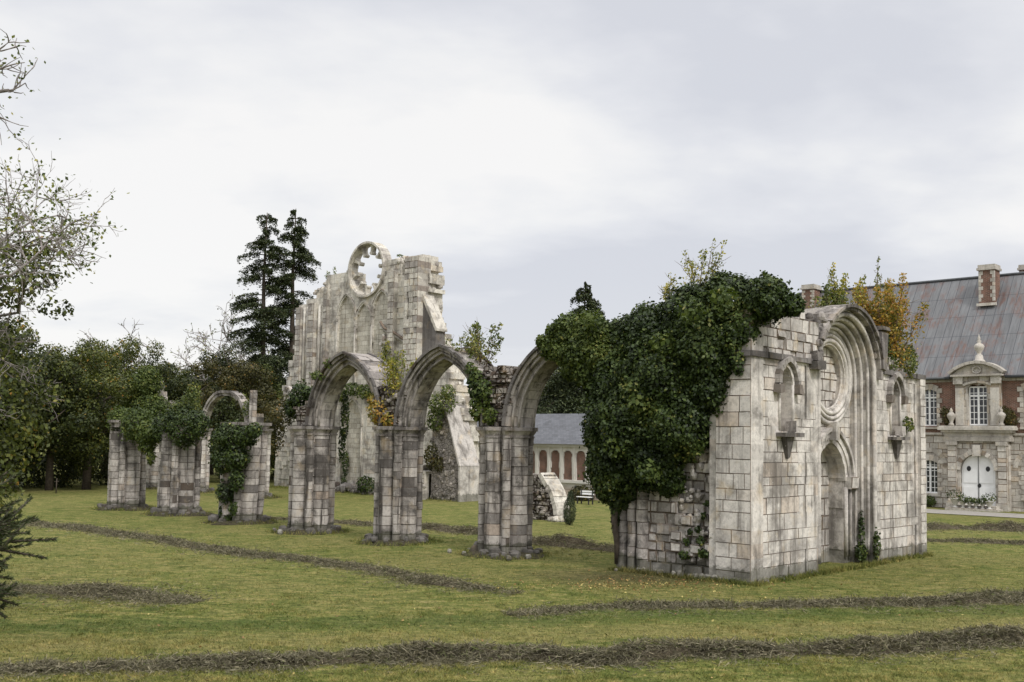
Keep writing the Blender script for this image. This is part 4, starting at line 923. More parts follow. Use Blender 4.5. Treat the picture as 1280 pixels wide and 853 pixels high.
o = foliage('window_bush', [(0, 0, .35, .45, .3, .35)], 800, .09, M['ivy'], None, HP(-3.0, -.35, .05), seed=71); tag(o, 'small dark bush under the ground floor window of the manor house', 'bush')
m_ = simple('pale gravel', (.3, .28, .25), .95, .3, 9, .4, .1); M['gravel'] = m_
a, c, d2, e2 = [HP(t_, y, .0) for t_, y in ((-16, -6.2), (16, -6.2), (16, -2.6), (-16, -2.6))]
me = bpy.data.meshes.new('gravel_path'); n = 60
V = []; 
for i in range(n+1):
    for q in (a.lerp(c, i/n), e2.lerp(d2, i/n)): V.append((q.x, q.y, gh(q.x, q.y)+.03))
me.from_pydata(V, [], [(2*i, 2*i+2, 2*i+3, 2*i+1) for i in range(n)]); me.materials.append(M['gravel']); o = bpy.data.objects.new('gravel_path', me); COL.objects.link(o); tag(o, 'pale gravel path along the manor house front', 'path', kind='structure')

# ------------------------------------------------------------------ long low building behind
B0 = ground(690, 622)
lb = empty('outbuilding', tuple(B0), THA, 'long low white building with brick filled arches and grey slate roof', 'building')
BW = [(-.86+1.075*k) for k in range(-7, 10)]; BW = [q for q in BW if not .0 > 1]
def b_in(x, z):
    return not any(pointed_inside(x-q, z, .37, 2.75, .33, 1.2) for q in BW)
mb = MB(); blockwall(mb, -9, 9.5, -.3, 3.5, 0, .4, b_in, None, course=.4, wr=(.6, 1.1), depth=4, rough=.004, tints=(.4, .8)); mb.box(-9.1, 9.6, -.12, .2, 3.3, 3.5, .5, .003); mb.box(-9.1, 9.6, -.1, .2, 1.0, 1.16, .6, .003); mb.box(-9, -8.6, .4, 5, -.3, 3.5, .5); mb.box(9.1, 9.5, .4, 5, -.3, 3.5, .5); mb.box(-9, 9.5, 4.8, 5.2, -.3, 3.5, .5)
for q in BW[::1]: mb.box(q+.46, q+.62, -.05, .1, 1.16, 3.3, .6, .002)
m, nt, out = newmat('white limewash'); b = NB(nt); geo = b.n('ShaderNodeNewGeometry').outputs['Position']
n_ = b.noise(b.coord(src=geo), 1.4, 5, .65); z_ = b.math('ADD', b.z(geo)[2], b.math('MULTIPLY', n_, .8))
c = b.mix(b.ramp(n_, [(.4, 0.), (.7, .6)]), (.62, .6, .55), (.45, .42, .37)); c = b.mix(b.ramp(b.math('MULTIPLY', z_, .5), [(.5, .75), (.62, 0.)]), c, (.36, .28, .22)); b.bsdf(out, c, .9, None, .1); M['lime'] = m
mb.build('wall', M['lime'], lb)
mb = MB()
for q in BW: mb.prism([(q-.38, 1.15), (q+.38, 1.15), (q+.38, 3.05), (q-.38, 3.05)], .09, .3, .5)
mb.build('brick_infill', M['brick'], lb)
mb = MB(); L = math.hypot(2.8, 2.05)
for y0, fl in ((-.3, 0), (5.5, 1)): mb.add([(-9.2, y0, 3.48), (9.7, y0, 3.48), (9.7, 2.6, 5.55), (-9.2, 2.6, 5.55)], [(3, 2, 1, 0) if fl else (0, 1, 2, 3)], .5, uvs=[(0, 0), (18.9, 0), (18.9, L), (0, L)])
for x, f_ in ((-9.2, (0, 2, 1)), (9.7, (0, 1, 2))): mb.add([(x, -.3, 3.48), (x, 5.5, 3.48), (x, 2.6, 5.55)], [f_], .5)
mb.build('roof', M['slate'], lb)
mb = MB(); mb.box(1.95, 2.45, -.02, .05, .25, .85, .1); mb.box(-1.3, -.8, -.02, .05, .35, .75, .1); mb.build('cellar_window', M['glass'], lb)
# bench and cypress
e = empty('bench', tuple(ground(731, 630.5)), THA, 'small white bench on the lawn beyond the clipped cypress', 'bench')
mb = MB(); [mb.box(-.5, .5, -.2+.13*k, -.1+.13*k, .4, .44, .5, .002) for k in range(3)]; mb.build('seat', M['white'], e)
mb = MB(); [mb.box(-.5, .5, .2, .24, .55+.14*k, .65+.14*k, .5, .002) for k in range(2)]; mb.build('backrest', M['white'], e)
for sx in (-.42, .42):
    mb = MB(); mb.box(sx-.03, sx+.03, -.2, -.14, 0, .4, .5); mb.box(sx-.03, sx+.03, .17, .23, 0, .85, .5); mb.box(sx-.03, sx+.03, -.14, .17, .34, .39, .5); mb.build('leg', M['iron'], e)
o = foliage('garden_shrub', [(0, 0, .4, .8, .5, .5)], 1400, .12, M['tree_b'], None, ground(727, 626) , seed=77); tag(o, 'low dark shrub just behind the white bench', 'shrub')
e = empty('cypress', tuple(ground(712, 656.5)), 0, 'small upright dark green cypress on the lawn beside the wall stub', 'conifer')
foliage('crown', [(0, 0, .62, .27, .27, .6), (.03, 0, 1.0, .16, .16, .45), (-.03, .02, .4, .24, .24, .35), (.05, 0, 1.3, .06, .06, .22), (-.04, 0, 1.2, .06, .06, .2)], 5000, .06, M['conif'], e, shell=.15, lump=.1, up=1., aspect=.4, droop=-1.2, seed=80)
mb = MB(); mb.tube([(0, 0, -.05), (0, 0, .8)], [.05, .03], 6); mb.build('trunk', M['bark'], e)
e = empty('wooden_post', tuple(ground(70, 617)), 0, 'thin dark wooden post before the wood at far left', 'post'); mb = MB(); mb.tube([(0, 0, -.1), (.01, 0, .9)], .035, 6); mb.tube([(-.14, 0, .7), (.14, 0, .72)], .025, 6); mb.build('stake', M['bark'], e)
for i in range(9):
    px_, py_ = [(562, 692), (580, 694), (586, 690), (636, 701), (660, 699), (350, 668), (343, 665), (770, 716), (925, 729)][i]
    mb = MB(); mb.rock((0, 0, .08), [.18, .14, .12, .24, .2, .3, .22, .14, .3][i], .3+random.random()*.5); o = mb.build('fallen_stone', M['ashlar'], None, ground(px_, py_)); tag(o, 'small pale stone lying in the grass at the foot of the ruins', 'stone', 'fallen stones in the grass')
rng = np.random.default_rng(9); P = []
for i in range(700):
    g = ground(rng.normal(800, 80), rng.normal(732, 6)); P.append((g[0], g[1], gh(g[0], g[1])+.03))
for i in range(140):
    g = ground(rng.uniform(0, 1280), rng.uniform(690, 853)); P.append((g[0], g[1], gh(g[0], g[1])+.03))
P = np.array(P); Nn = unit(rng.normal(size=P.shape)*.4+np.array([0, 0, 1])); o = quads_mesh('fallen_leaves', leaf_verts(P, Nn, .055), rng.random(len(P)), M['fallen']); tag(o, 'yellow and brown fallen leaves scattered over the lawn', 'leaves', kind='stuff')
# ------------------------------------------------------------------ ivy and saplings on the ruins
def church_pt(px, py, v): return plane(px, py, C0+VF*v, VF)
def ivy(name, spec, v, n, size, mat, label, cat, group=None, seed=1, clumps=0, **k):
    """spec rows: px, py, radius px [, offset along VF] - measured on the church plane v, given real radii and depth"""
    E = []
    for r in spec:
        p = church_pt(r[0], r[1], v)+VF*(r[3] if len(r) > 3 else 0); sc_ = np.linalg.norm(p-CO)/FPX; R_ = r[2]*sc_*1.03
        E.append((*p, R_, R_, (r[4] if len(r) > 4 else r[2])*sc_*1.05))
    E = np.array(E); o_ = np.array([E[0, 0], E[0, 1], 0]); E[:, :3] -= o_
    if clumps:
        r2 = np.random.default_rng(seed+500); X = []
        for q in E:
            for c_ in range(clumps): d = unit(r2.normal(size=3)); f_ = r2.uniform(.26, .46); X.append((*(q[:3]+d*q[3:]*.76), *(q[3:]*f_)))
    e = empty(name, tuple(o_), 0, label, cat, group)
    if clumps: foliage('outer_sprays', np.array(list(E)+X), int(n*.9), size, mat, e, seed=seed+9, cull=len(E), **k)
    foliage('foliage', E, n, size, mat, e, seed=seed, **k)
    return e, E
main = [(955, 373, 26, .2), (905, 378, 32, .2), (868, 402, 42, .1), (822, 430, 44, .1), (785, 430, 32, .1), (735, 428, 24, .1), (757, 428, 20, .1), (690, 432, 12, .1), (985, 380, 12, .3), (880, 440, 44, 0), (832, 470, 54, -.1), (785, 474, 44, 0), (752, 468, 26, 0), (890, 490, 28, 0), (850, 530, 45, -.1), (795, 530, 52, -.2), (762, 540, 30, 0), (820, 575, 36, -.1), (778, 585, 36, -.2), (762, 610, 18, 0), (782, 618, 18, 0), (925, 410, 22, 0), (838, 600, 18, 0), (730, 440, 22, .2), (715, 445, 18, .2), (905, 455, 20, 0), (748, 575, 14, 0), (778, 500, 40, -.1)]
e, E = ivy('ivy_bush', main, .15, 120000, .1, M['ivy'], 'huge dark ivy bush smothering the left flank of the portal ruin', 'ivy', seed=3, shell=.16, lump=.2, clumps=6)
mb = MB(); o_ = e.location
def cpl(px, py, v): return Vector(church_pt(px, py, v))-Vector(o_)
mb.tube([cpl(770, 705, -.1), cpl(771, 680, -.15), cpl(768, 650, -.2), cpl(772, 620, -.1)], [.05, .08, .1, .12], 7); mb.build('stem', M['bark'], e)
foliage('hanging_trail', [(*cpl(769, 645, -.15), .12, .12, .55), (*cpl(770, 625, -.15), .2, .2, .4)], 900, .11, M['ivy'], e, seed=4)
foliage('light_sprays', [(*cpl(x, y, -1.05), .35, .3, .3) for x, y in ((800, 505), (830, 430), (770, 560), (740, 400), (905, 372), (865, 390), (810, 590))], 900, .14, M['ivyb'], e, seed=5)
ivy('ivy', [(915, 425, 14, -.1, 22), (925, 455, 8, -.1, 14)], -.05, 900, .1, M['ivy'], 'thin ivy tongue on the upper corner of the portal ruin', 'ivy', 'small ivy patches on the portal ruin', 6)
ivy('ivy', [(855, 694, 6, 0, 5), (858, 678, 4, 0, 4), (880, 692, 7, 0, 5), (876, 676, 5, 0, 5), (872, 662, 4, 0, 4), (893, 690, 4, 0, 4), (891, 672, 4, 0, 4), (879, 645, 3.5, 0, 4), (884, 630, 3, 0, 4), (862, 665, 3, 0, 4)], .1, 1900, .08, M['ivy'], 'straggling ivy low on the broken rubble flank of the portal ruin', 'ivy', 'small ivy patches on the portal ruin', 7, shell=.8, lump=.5)
def ivyf(spec, u, n, size, mat, label, seed, group='small ivy patches on the portal ruin'):
    E = []
    for r in spec:
        p = plane(r[0], r[1], C0+VA*u, VA); sc_ = np.linalg.norm(p-CO)/FPX; E.append((*p, r[2]*sc_*1.1, r[2]*sc_, r[3]*sc_))
    E = np.array(E); o_ = np.array([E[0, 0], E[0, 1], 0]); E[:, :3] -= o_; e = empty('ivy', tuple(o_), 0, label, 'ivy', group); foliage('foliage', E, n, size, mat, e, seed=seed)
ivyf([(1077, 672, 3.5, 28), (1078, 692, 5, 10), (1074, 690, 4, 10)], .3, 600, .09, M['ivy'], 'dark ivy climbing the right jamb of the round portal', 8)
ivyf([(1096, 682, 4, 18)], -.08, 250, .08, M['ivy'], 'narrow ivy strip at the foot of the wall right of the portal', 9)
ivyf([(1134, 531, 7, 9)], -.1, 250, .09, M['ivyb'], 'small yellow green tuft beside the right niche', 10)
ivyf([(1102, 435, 9, 24), (1112, 455, 9, 14), (1095, 450, 5, 12)], .1, 900, .1, M['ivyb'], 'green creeper on the broken hood right of the portal arch', 11)

ivy('ivy', [(700, 418, 14, -.1), (715, 415, 20, -.1), (735, 412, 20, 0), (752, 420, 18, 0), (694, 436, 13, -.2), (712, 440, 18, -.2), (735, 440, 22, -.2), (686, 428, 8, -.3), (718, 462, 13, -.1), (738, 465, 18, -.1), (755, 445, 20, -.1)], -.35, 15000, .1, M['ivyb'], 'lighter green ivy lobe draped over the half hidden arch, left of the dark bush', 'ivy', None, 12, clumps=5)
def sapling(P, h, wd, nst, nl, size, mat, label, cat='sapling', group=None, seed=1, lean=(0, 0), bare=.25, name='sapling', dens=1.):
    rng = np.random.default_rng(seed); e = empty(name, tuple(P), 0, label, cat, group); mb = MB(); LP = []
    for s in range(nst):
        a = rng.uniform(0, 2*PI); hh = h*rng.uniform(.6, 1.); q = np.array([math.cos(a), math.sin(a)])*wd*rng.uniform(.2, 1.)
        path = [np.array([0, 0, -.1])+np.array([q[0]*.15, q[1]*.15, 0])]
        for i in range(1, 7): t = i/6; path.append(np.array([q[0]*t**.8+lean[0]*t+rng.normal()*.03*h*.3, q[1]*t**.8+lean[1]*t, hh*t]))
        mb.tube(path, [.022*(1-.85*i/6)*max(.6, h/2) for i in range(7)], 5)
        for k in range(int(nl/nst)):
            t = bare+(1-bare)*rng.random()**.85; i = min(5, int(t*6)); p = path[i]*(1-(t*6-i))+path[i+1]*(t*6-i)
            r = wd*.42*(1.1-t)*rng.random()**.6+.05; d = unit(rng.normal(size=3)); LP.append(p+d*r*np.array([1, 1, .8]))
        for k in range(7):
            t = rng.uniform(bare, .92); i = min(5, int(t*6)); p = path[i]; d = unit(rng.normal(size=3)+np.array([0, 0, .8])); mb.tube([p, p+d*wd*.25, p+d*wd*.45+np.array([0, 0, .05])], [.008, .006, .003], 4)
    mb.build('stem', M['stalk'], e); LP = np.array(LP); V = leaf_verts(LP, unit(rng.normal(size=LP.shape)+np.array([0, 0, .5])), size, .6, .3, rng)
    t = np.clip(rng.normal(.5, .27, len(LP))+.18*np.sin(LP[:, 2]*3+LP[:, 0]*4), 0, 1); quads_mesh('leaves', V, t, mat, e)
    return e
def SP(px, py, v): return church_pt(px, py, v)
sapling(SP(872, 382, .5), 1.75, .95, 9, 620, .085, M['sap_y'], 'spindly yellow green sapling rising out of the big ivy bush', seed=21, lean=(-.1, 0))
sapling(SP(835, 385, .5), 1.0, .6, 4, 220, .08, M['sap_y'], 'short pale sapling at the left of the tall one on the ivy', seed=22)
def FPt(v, u, z): return CP(v, u, z)
sapling(FPt(9.7, .5, 6.2), 3.1, 1.5, 34, 11000, .1, M['sap_o'], 'dense orange and yellow autumn bush on the right shoulder of the portal ruin', 'bush', seed=23, name='autumn_bush', bare=.02)
foliage('undergrowth', [(.1, 0, .25, .85, .6, .4), (.55, .1, .1, .5, .4, .45)], 1300, .1, M['sap_g'], bpy.data.objects['autumn_bush'], seed=24)
sapling(FPt(9.7, .9, 6.5), 3.6, .35, 4, 170, .09, M['sap_g'], 'thin tall pale shoots standing above the orange bush', seed=25, bare=.6)
sapling(FPt(8.1, 1.2, 6.6), 3.2, .9, 11, 1700, .1, M['sap_y'], 'yellow green sapling left of the orange bush behind the arch crown', seed=26)
sapling(FPt(7.3, 1.5, 7.1), 1.9, .8, 8, 900, .1, M['sap_g'], 'green sapling behind the crown of the portal arch', seed=27)
sapling(FPt(5.2, 1.2, 7.3), .9, .6, 4, 110, .08, M['sap_g'], 'sparse green shoots at the left behind the portal arch crown', seed=28)
sapling(FPt(10.9, .5, 6.0), 1.2, .8, 10, 1300, .09, M['sap_g'], 'low green growth at the right end of the ruined wall top', seed=29)
sapling(FPt(3.2, .6, 7.3), .5, .4, 5, 160, .08, M['sap_g'], 'low weeds on the wall top beside the broken arch stump', 'weeds', seed=30, name='weeds')
sapling(CP(.2, PU[0]+1.3, 5.95), 1.7, 1.0, 9, 800, .11, M['sap_g'], 'leafy green sapling on the crown of the arch beside the near pier', seed=31)
sapling(CP(.1, PU[0]+2.1, 6.2), .9, .8, 8, 380, .1, M['sap_g'], 'trailing growth along the top of the right whole arch', seed=32)
ivy('ivy', [(596, 475, 11, 0, 12), (605, 492, 14, 0, 16), (600, 510, 13, 0, 16), (612, 520, 10, 0, 10), (588, 462, 8)], -.55, 1700, .12, M['ivyb'], 'green creeper hanging down the left of the near pier rubble block', 'ivy', 'ivy patches on the arcade', 33)
ivy('ivy', [(590, 480, 5, 0, 18), (598, 500, 5, 0, 22)], -.7, 300, .12, M['ivy'], 'thin creeper strands trailing inside the right whole arch', 'ivy', 'ivy patches on the arcade', 34)
sapling(CP(-.3, PU[1]-.1, 4.8), 2.2, .95, 9, 1000, .11, M['sap_y'], 'yellow bush growing on the rubble of the middle pier', 'bush', seed=35, name='yellow_bush', bare=.1)
ivy('ivy', [(476, 515, 16, 0, 16), (468, 500, 9), (490, 525, 12, 0, 9)], -.5, 1100, .11, M['sap_o'], 'reddish brown creeper round the rubble above the middle pier', 'creeper', 'ivy patches on the arcade', 36)
ivy('ivy', [(376, 497, 13, 0, 18), (368, 510, 12), (388, 492, 8)], .0, 2200, .12, M['ivy'], 'dark ivy on the left shoulder of the leftmost whole arch', 'ivy', 'ivy patches on the arcade', 37)
ivy('ivy', [(421, 520, 5, .4, 30), (417, 555, 4, .4, 22)], .3, 700, .1, M['ivy'], 'thin ivy cord down the inner side of the leftmost arch', 'ivy', 'ivy patches on the arcade', 38)
ivy('ivy', [(400, 470, 12, 0, 6), (413, 455, 8, 0, 6)], -.55, 500, .1, M['ivyb'], 'creeper along the left haunch of the leftmost whole arch', 'ivy', 'ivy patches on the arcade', 39)
ivy('ivy', [(290, 545, 20, 0, 16), (284, 575, 17, 0, 18), (300, 572, 14, -.1, 14), (284, 615, 12, 0, 14), (298, 600, 9, -.1, 14), (294, 636, 5, -.1, 8), (279, 640, 5, 0, 8), (308, 546, 13, 0, 12), (275, 556, 13, 0, 16), (318, 538, 9, 0, 9), (285, 650, 5, 0, 6)], -.55, 9500, .115, M['ivy'], 'dense ivy curtain hanging down the leaning broken pier', 'ivy', 'ivy patches on the arcade', 40)
ivy('ivy', [(212, 538, 19, 0, 18), (232, 537, 20, 0, 20), (248, 530, 14, 0, 16), (228, 527, 20, 0, 18), (204, 534, 12, 0, 14)], .2, 8000, .115, M['ivy'], 'thick dark ivy collar on top of the pale middle broken pier', 'ivy', 'ivy patches on the arcade', 41)
ivy('ivy', [(235, 512, 14, 0, 18), (242, 495, 9, 0, 14), (222, 512, 10)], .6, 1500, .12, M['sap_g'], 'loose brownish green growth above the pale middle broken pier', 'bush', None, 42)
ivy('ivy', [(150, 527, 14, 0, 16), (172, 531, 19, 0, 20), (187, 541, 15, 0, 14), (184, 557, 10, 0, 10), (189, 572, 5, 0, 8)], -.1, 6500, .12, M['ivyb'], 'flat bright green ivy cap on the outermost left pier', 'ivy', 'ivy patches on the arcade', 43)
ivy('ivy', [(182, 482, 19, 0, 14), (178, 503, 20, 0, 16), (195, 512, 17, 0, 16), (186, 472, 13), (170, 492, 12)], 8.6, 15000, .13, M['ivyb'], 'upright ivy mass clothing the far wall stump', 'ivy', None, 44)
ivy('ivy', [(310, 515, 8, 0, 14), (295, 500, 9, .3, 8)], 11, 700, .14, M['sap_g'], 'brownish growth on the far free standing arch', 'creeper', None, 45)
ivy('ivy', [(252, 500, 9), (262, 492, 6), (304, 505, 9), (310, 518, 9), (298, 496, 6), (335, 510, 8), (346, 520, 10), (240, 503, 9)], 11.2, 2600, .14, M['tree_b'], 'reddish brown growth along the broken top of the far arcade', 'creeper', None, 46)
# growth on and before the transept wall
def ivt(spec, y, n, size, mat, label, cat, seed):
    E = []
    for r in spec:
        p = plane(r[0], r[1], T0+VF*y, VF); sc_ = np.linalg.norm(p-CO)/FPX; E.append((*p, r[2]*sc_*1.1, r[2]*sc_*1.1, (r[3] if len(r) > 3 else r[2])*sc_))
    E = np.array(E); o_ = np.array([E[0, 0], E[0, 1], 0]); E[:, :3] -= o_; e = empty('ivy', tuple(o_), 0, label, cat, 'growth on the transept wall'); foliage('foliage', E, n, size, mat, e, seed=seed)
ivt([(552, 505, 16, 14), (545, 525, 12, 14), (560, 490, 9)], -1.3, 1700, .16, M['sap_g'], 'green shrub on the broken right flank of the transept wall, seen through the arch', 'shrub', 51)
ivt([(540, 570, 9, 16), (548, 580, 6, 10)], -1.3, 1000, .13, M['tree_b'], 'dark brown shrub above the low tomb niche of the transept wall', 'shrub', 52)
ivt([(432, 580, 4, 18), (430, 600, 3, 10)], -.2, 500, .12, M['ivy'], 'ivy strip beside the lower blind lancet of the transept wall', 'ivy', 53)
ivt([(458, 606, 11, 11)], -1.2, 900, .13, M['ivy'], 'dark bush at the foot of the transept wall', 'bush', 54)
ivt([(440, 487, 12, 8), (425, 495, 8), (455, 490, 9)], -.4, 1300, .15, M['ivyb'], 'green creeper above the lower lancet of the transept wall', 'ivy', 55)
ivt([(484, 440, 6, 16), (478, 460, 7, 14), (490, 470, 8, 12)], -.4, 900, .15, M['sap_y'], 'yellow creeper climbing the vault scar of the transept wall', 'creeper', 56)
ivt([(410, 345, 3, 6), (418, 340, 2, 7), (500, 320, 4, 2), (520, 330, 5, 3)], .5, 250, .12, M['sap_g'], 'weeds sprouting from the broken top of the transept wall', 'weeds', 57)
ivt([(368, 500, 14, 14), (352, 520, 14, 20), (340, 545, 14, 24)], -2.5, 2600, .16, M['tree_b'], 'brownish bushes at the left foot of the transept wall', 'bush', 58)

# rank grass along the feet of the walls and piers
rng = np.random.default_rng(91); P = []
for v_, u_ in list(zip(PV, PU))+[(11, u) for u in FU]:
    for k in range(420): a = rng.uniform(0, 2*PI); r = 1.12+abs(rng.normal())*.22; q = CP(v_+r*math.cos(a), u_+r*math.sin(a)); P.append((q.x, q.y, gh(q.x, q.y)))
for k in range(2600):
    if rng.random() < .7: q = CP(rng.uniform(-.2, 11.5), -.12-abs(rng.normal())*.1)
    else: q = CP(-.12-abs(rng.normal())*.12, rng.uniform(-.1, 4.4))
    P.append((q.x, q.y, gh(q.x, q.y)))
for k in range(2500): q = Vector(T0)+Vector(-VA)*rng.uniform(-8, 12)-Vector(VF)*(.1+abs(rng.normal())*.8); P.append((q.x, q.y, gh(q.x, q.y)))
P = np.array(P); n_ = len(P); P = np.repeat(P, 3, 0)+rng.normal(size=(n_*3, 3))*np.array([.05, .05, 0])
o = blades('rank_grass', P, rng.uniform(.06, .24, len(P)), rng.uniform(.008, .016, len(P))*(1+P[:, 1]/60), M['blade'], np.clip(rng.normal(.45, .3, len(P)), 0, 1), rng, .55); tag(o, 'rank grass and weeds along the feet of piers and walls', 'grass', kind='stuff')

# ------------------------------------------------------------------ trees
def crown_ell(rng, R, H, z0, k, rc):
    E = []
    for i in range(k):
        d = unit(rng.normal(size=3)); r = rng.random()**.4; z = z0+H*.5+d[2]*r*H*.5
        tz = (z-z0)/H; wd = R*(1-.45*max(0, tz-.45)*1.6)
        E.append((d[0]*r*wd, d[1]*r*wd, z, rc*rng.uniform(.6, 1.3), rc*rng.uniform(.6, 1.3), rc*rng.uniform(.5, 1.)))
    return E
def limb_tree(mb, rng, h, r, z0, R):
    mb.tube([(0, 0, -.2), (.05, 0, h*.25), (-.08, .1, h*.55), (0, 0, h*.85)], [r, r*.8, r*.55, r*.15], 8)
    for i in range(9):
        a = rng.uniform(0, 2*PI); z = h*rng.uniform(.25, .7); d = np.array([math.cos(a), math.sin(a), .7])
        mb.tube([(0, 0, z), tuple(np.array([0, 0, z])+d*R*.35), tuple(np.array([0, 0, z])+d*R*.7+np.array([0, 0, .3]))], [r*.4, r*.25, r*.06], 6)
def make_tree(seed, mat, label, R=3.6, H=7.2, z0=1.3, n=32000, k=64, rc=.85, size=.15):
    rng = np.random.default_rng(seed); e = empty('broadleaf_tree', (0, 0, 0), 0, label, 'tree', 'trees of the wood behind the ruins')
    foliage('crown', crown_ell(rng, R, H, z0, k, rc), n, size, mat, e, seed=seed, shell=.4, lump=.25)
    mb = MB(); limb_tree(mb, rng, H*.95, .28, 0, R); mb.build('trunk', M['bark'], e); return e
protos = [make_tree(101, M['tree_g'], ''), make_tree(102, M['tree_o'], '', H=9), make_tree(103, M['tree_b'], '', H=7.8), make_tree(104, M['tree_o'], '', R=4.2, H=8.4, k=55), make_tree(105, M['tree_g'], '', R=4.4, H=8, k=55)]
TL_ = [  # px, top py, base py, depth, kind, label
 (12, 425, 618, 64, 4, 'dark green tree at the left edge of the photo, first row of the wood'), (62, 450, 617, 66, 0, 'dark tree second from left in the first row of the wood'), (108, 440, 616, 68, 3, 'tall olive tree with autumn tints left of the outermost pier'),
 (152, 436, 616, 76, 1, 'olive and orange tree behind the outermost left pier'), (200, 462, 616, 79, 4, 'dark tree behind the far ivy stump'), (245, 463, 615, 80, 0, 'dark green tree behind the far free standing arch'), (285, 455, 615, 82, 2, 'russet tree behind the leaning pier'), (325, 468, 615, 84, 1, 'olive tree under the two tall conifers'), (352, 478, 615, 86, 0, 'dark tree against the left edge of the transept wall'),
 (35, 428, 610, 82, 1, 'olive tree second row, behind the first dark trees at left'), (88, 444, 610, 84, 2, 'russet tree in the second row above the dark tree at left'), (130, 431, 610, 88, 3, 'tallest olive tree of the second row, at left'), (182, 440, 610, 90, 1, 'olive tree of the second row behind the ivy stump'), (228, 464, 610, 96, 3, 'olive tree at the low dip of the wood skyline'), (262, 448, 610, 98, 4, 'round dark tree left of the tall conifers'), (303, 455, 610, 100, 2, 'russet tree beneath the pale bare tree'),
 (-30, 385, 618, 62, 0, 'dark tree cut by the left edge of the photo'), (-15, 405, 610, 78, 3, 'olive tree cut by the left edge, in the second row')]
first = {}
def hz(px): return 552+(px-640)*.0175
for i, (px, ty, by, d, k, lab) in enumerate(TL_):
    pr = protos[k]; e = pr if k not in first else copy_tree(pr); first[k] = 1
    top = CAMH-(ty-hz(px))*d/FPX; H = {0: 8.3, 1: 9.1, 2: 7.9, 3: 8.5, 4: 8.1}[k]+.5; s = top/H
    p = atY(px, 600, d); e.location = (p[0], p[1], 0); e.rotation_euler.z = random.uniform(0, 6); e.scale = (s*1.05, s*1.05, s); e['label'] = lab
def understory(px, d, h, lab, seed):
    p = atY(px, 600, d); o = foliage('dark_bush', [(random.uniform(-1.8, 1.8), random.uniform(-.5, .5), h*random.uniform(.2, .8), 1.3, 1.1, h*.38) for _ in range(7)], 7500, .15, M['tree_g'], None, (p[0], p[1], 0), seed=seed); tag(o, lab, 'bush', 'bushes along the edge of the wood')
UL = ['dark bush at the foot of the wood, nearest the left edge', 'dark bush at the wood edge left of the thin post', 'dark bush at the wood edge just right of the thin post', 'dark bush at the wood edge left of the outermost pier', 'dark bush between the outermost and the middle pale piers', 'dark bush between the pale middle pier and the leaning pier', 'dark bush right of the leaning pier', 'dark bush by the left foot of the transept wall']
for i, (px, d) in enumerate(((5, 68), (48, 70), (88, 72), (125, 75), (175, 84), (235, 88), (300, 90), (350, 92))): understory(px, d, 3.6, UL[i], 120+i)
# distant trees right of centre
for px, ty, d, k, lab in ((690, 478, 150, 3, 'distant green tree above the slate roof, by the near arch'), (662, 486, 150, 2, 'distant olive tree just showing right of the near pier'), (720, 484, 140, 4, 'distant dark tree behind the ivy bush')):
    e = copy_tree(protos[k]); top = CAMH-(ty-hz(px))*d/FPX; s = top/8.6; p = atY(px, 600, d); e.location = (p[0], p[1], 0); e.scale = (s*1.2, s*1.2, s); e['label'] = lab; e['group'] = 'distant trees beyond the low building'

def conifer(px, ty, d, label, wd, seed, gaps=.5, mat='conif', bottom=.12, name='tall_conifer', group=None, taper=.45):
    rng = np.random.default_rng(seed); p = atY(px, ty, d); H = p[2]; e = empty(name, (p[0], p[1], 0), 0, label, 'conifer', group)
    mb = MB(); mb.tube([(0, 0, -.2), (.1, 0, H*.4), (-.1, 0, H*.75), (0, 0, H)], [H*.016, H*.011, H*.006, .03], 8); LP = []; LN = []; LS = []
    z = H*bottom
    while z < H*.995:
        t = z/H; L0 = wd*(1-t**3*.55)*(1 if t < .85 else (1-t)/.15*(1-taper)+taper) if taper > .2 else wd*(1-t)*1.1+.1
        for k in range(rng.integers(1, 4)):
            if rng.random() < gaps*.5: continue
            a = rng.uniform(0, 2*PI); L = L0*rng.uniform(.45, 1.1); dv = np.array([math.cos(a), math.sin(a)])
            path = [np.array([dv[0]*L*q, dv[1]*L*q, z+(.16*q-.34*q*q)*L]) for q in (0, .35, .7, 1.)]
            mb.tube(path, [.05, .035, .02, .008], 4)
            m_ = int(L*190); q = rng.uniform(.22, 1.05, m_); s = rng.normal(0, .24, m_)*L*(.35+.65*np.sin(np.clip(q, 0, 1)*2.6))*.6
            P = np.stack([dv[0]*L*q-dv[1]*s, dv[1]*L*q+dv[0]*s, z+(.16*q-.34*q*q)*L-np.abs(rng.normal(0, .26, m_))*1.1+.12], 1)
            LP.append(P); LN.append(unit(rng.normal(size=(m_, 3))*.5+np.array([0, 0, 1]))); LS.append(rng.uniform(.12, .26, m_))
        z += rng.uniform(.1, .26)
    mb.build('trunk', M['bark'], e); P = np.concatenate(LP); V = leaf_verts(P, np.concatenate(LN), np.concatenate(LS), .5, .35, rng)
    quads_mesh('needles', V, np.clip(rng.normal(.45, .25, len(P)), 0, 1), M[mat], e); return e
conifer(334, 266, 88, 'left one of the two tall ragged conifers beside the transept wall', 3.3, 201, .8, group='pair of tall conifers')
conifer(370, 261, 90, 'right one of the two tall ragged conifers beside the transept wall', 3.4, 202, .75, group='pair of tall conifers')
conifer(732, 352, 80, 'dark pointed spruce rising behind the ivy bush', 12., 203, .0, bottom=.02, name='dark_spruce', taper=.05)
conifer(712, 440, 84, 'low dark conifer behind the slate roof, under the ivy', 3.6, 204, .0, bottom=.02, name='dark_spruce', taper=.1)

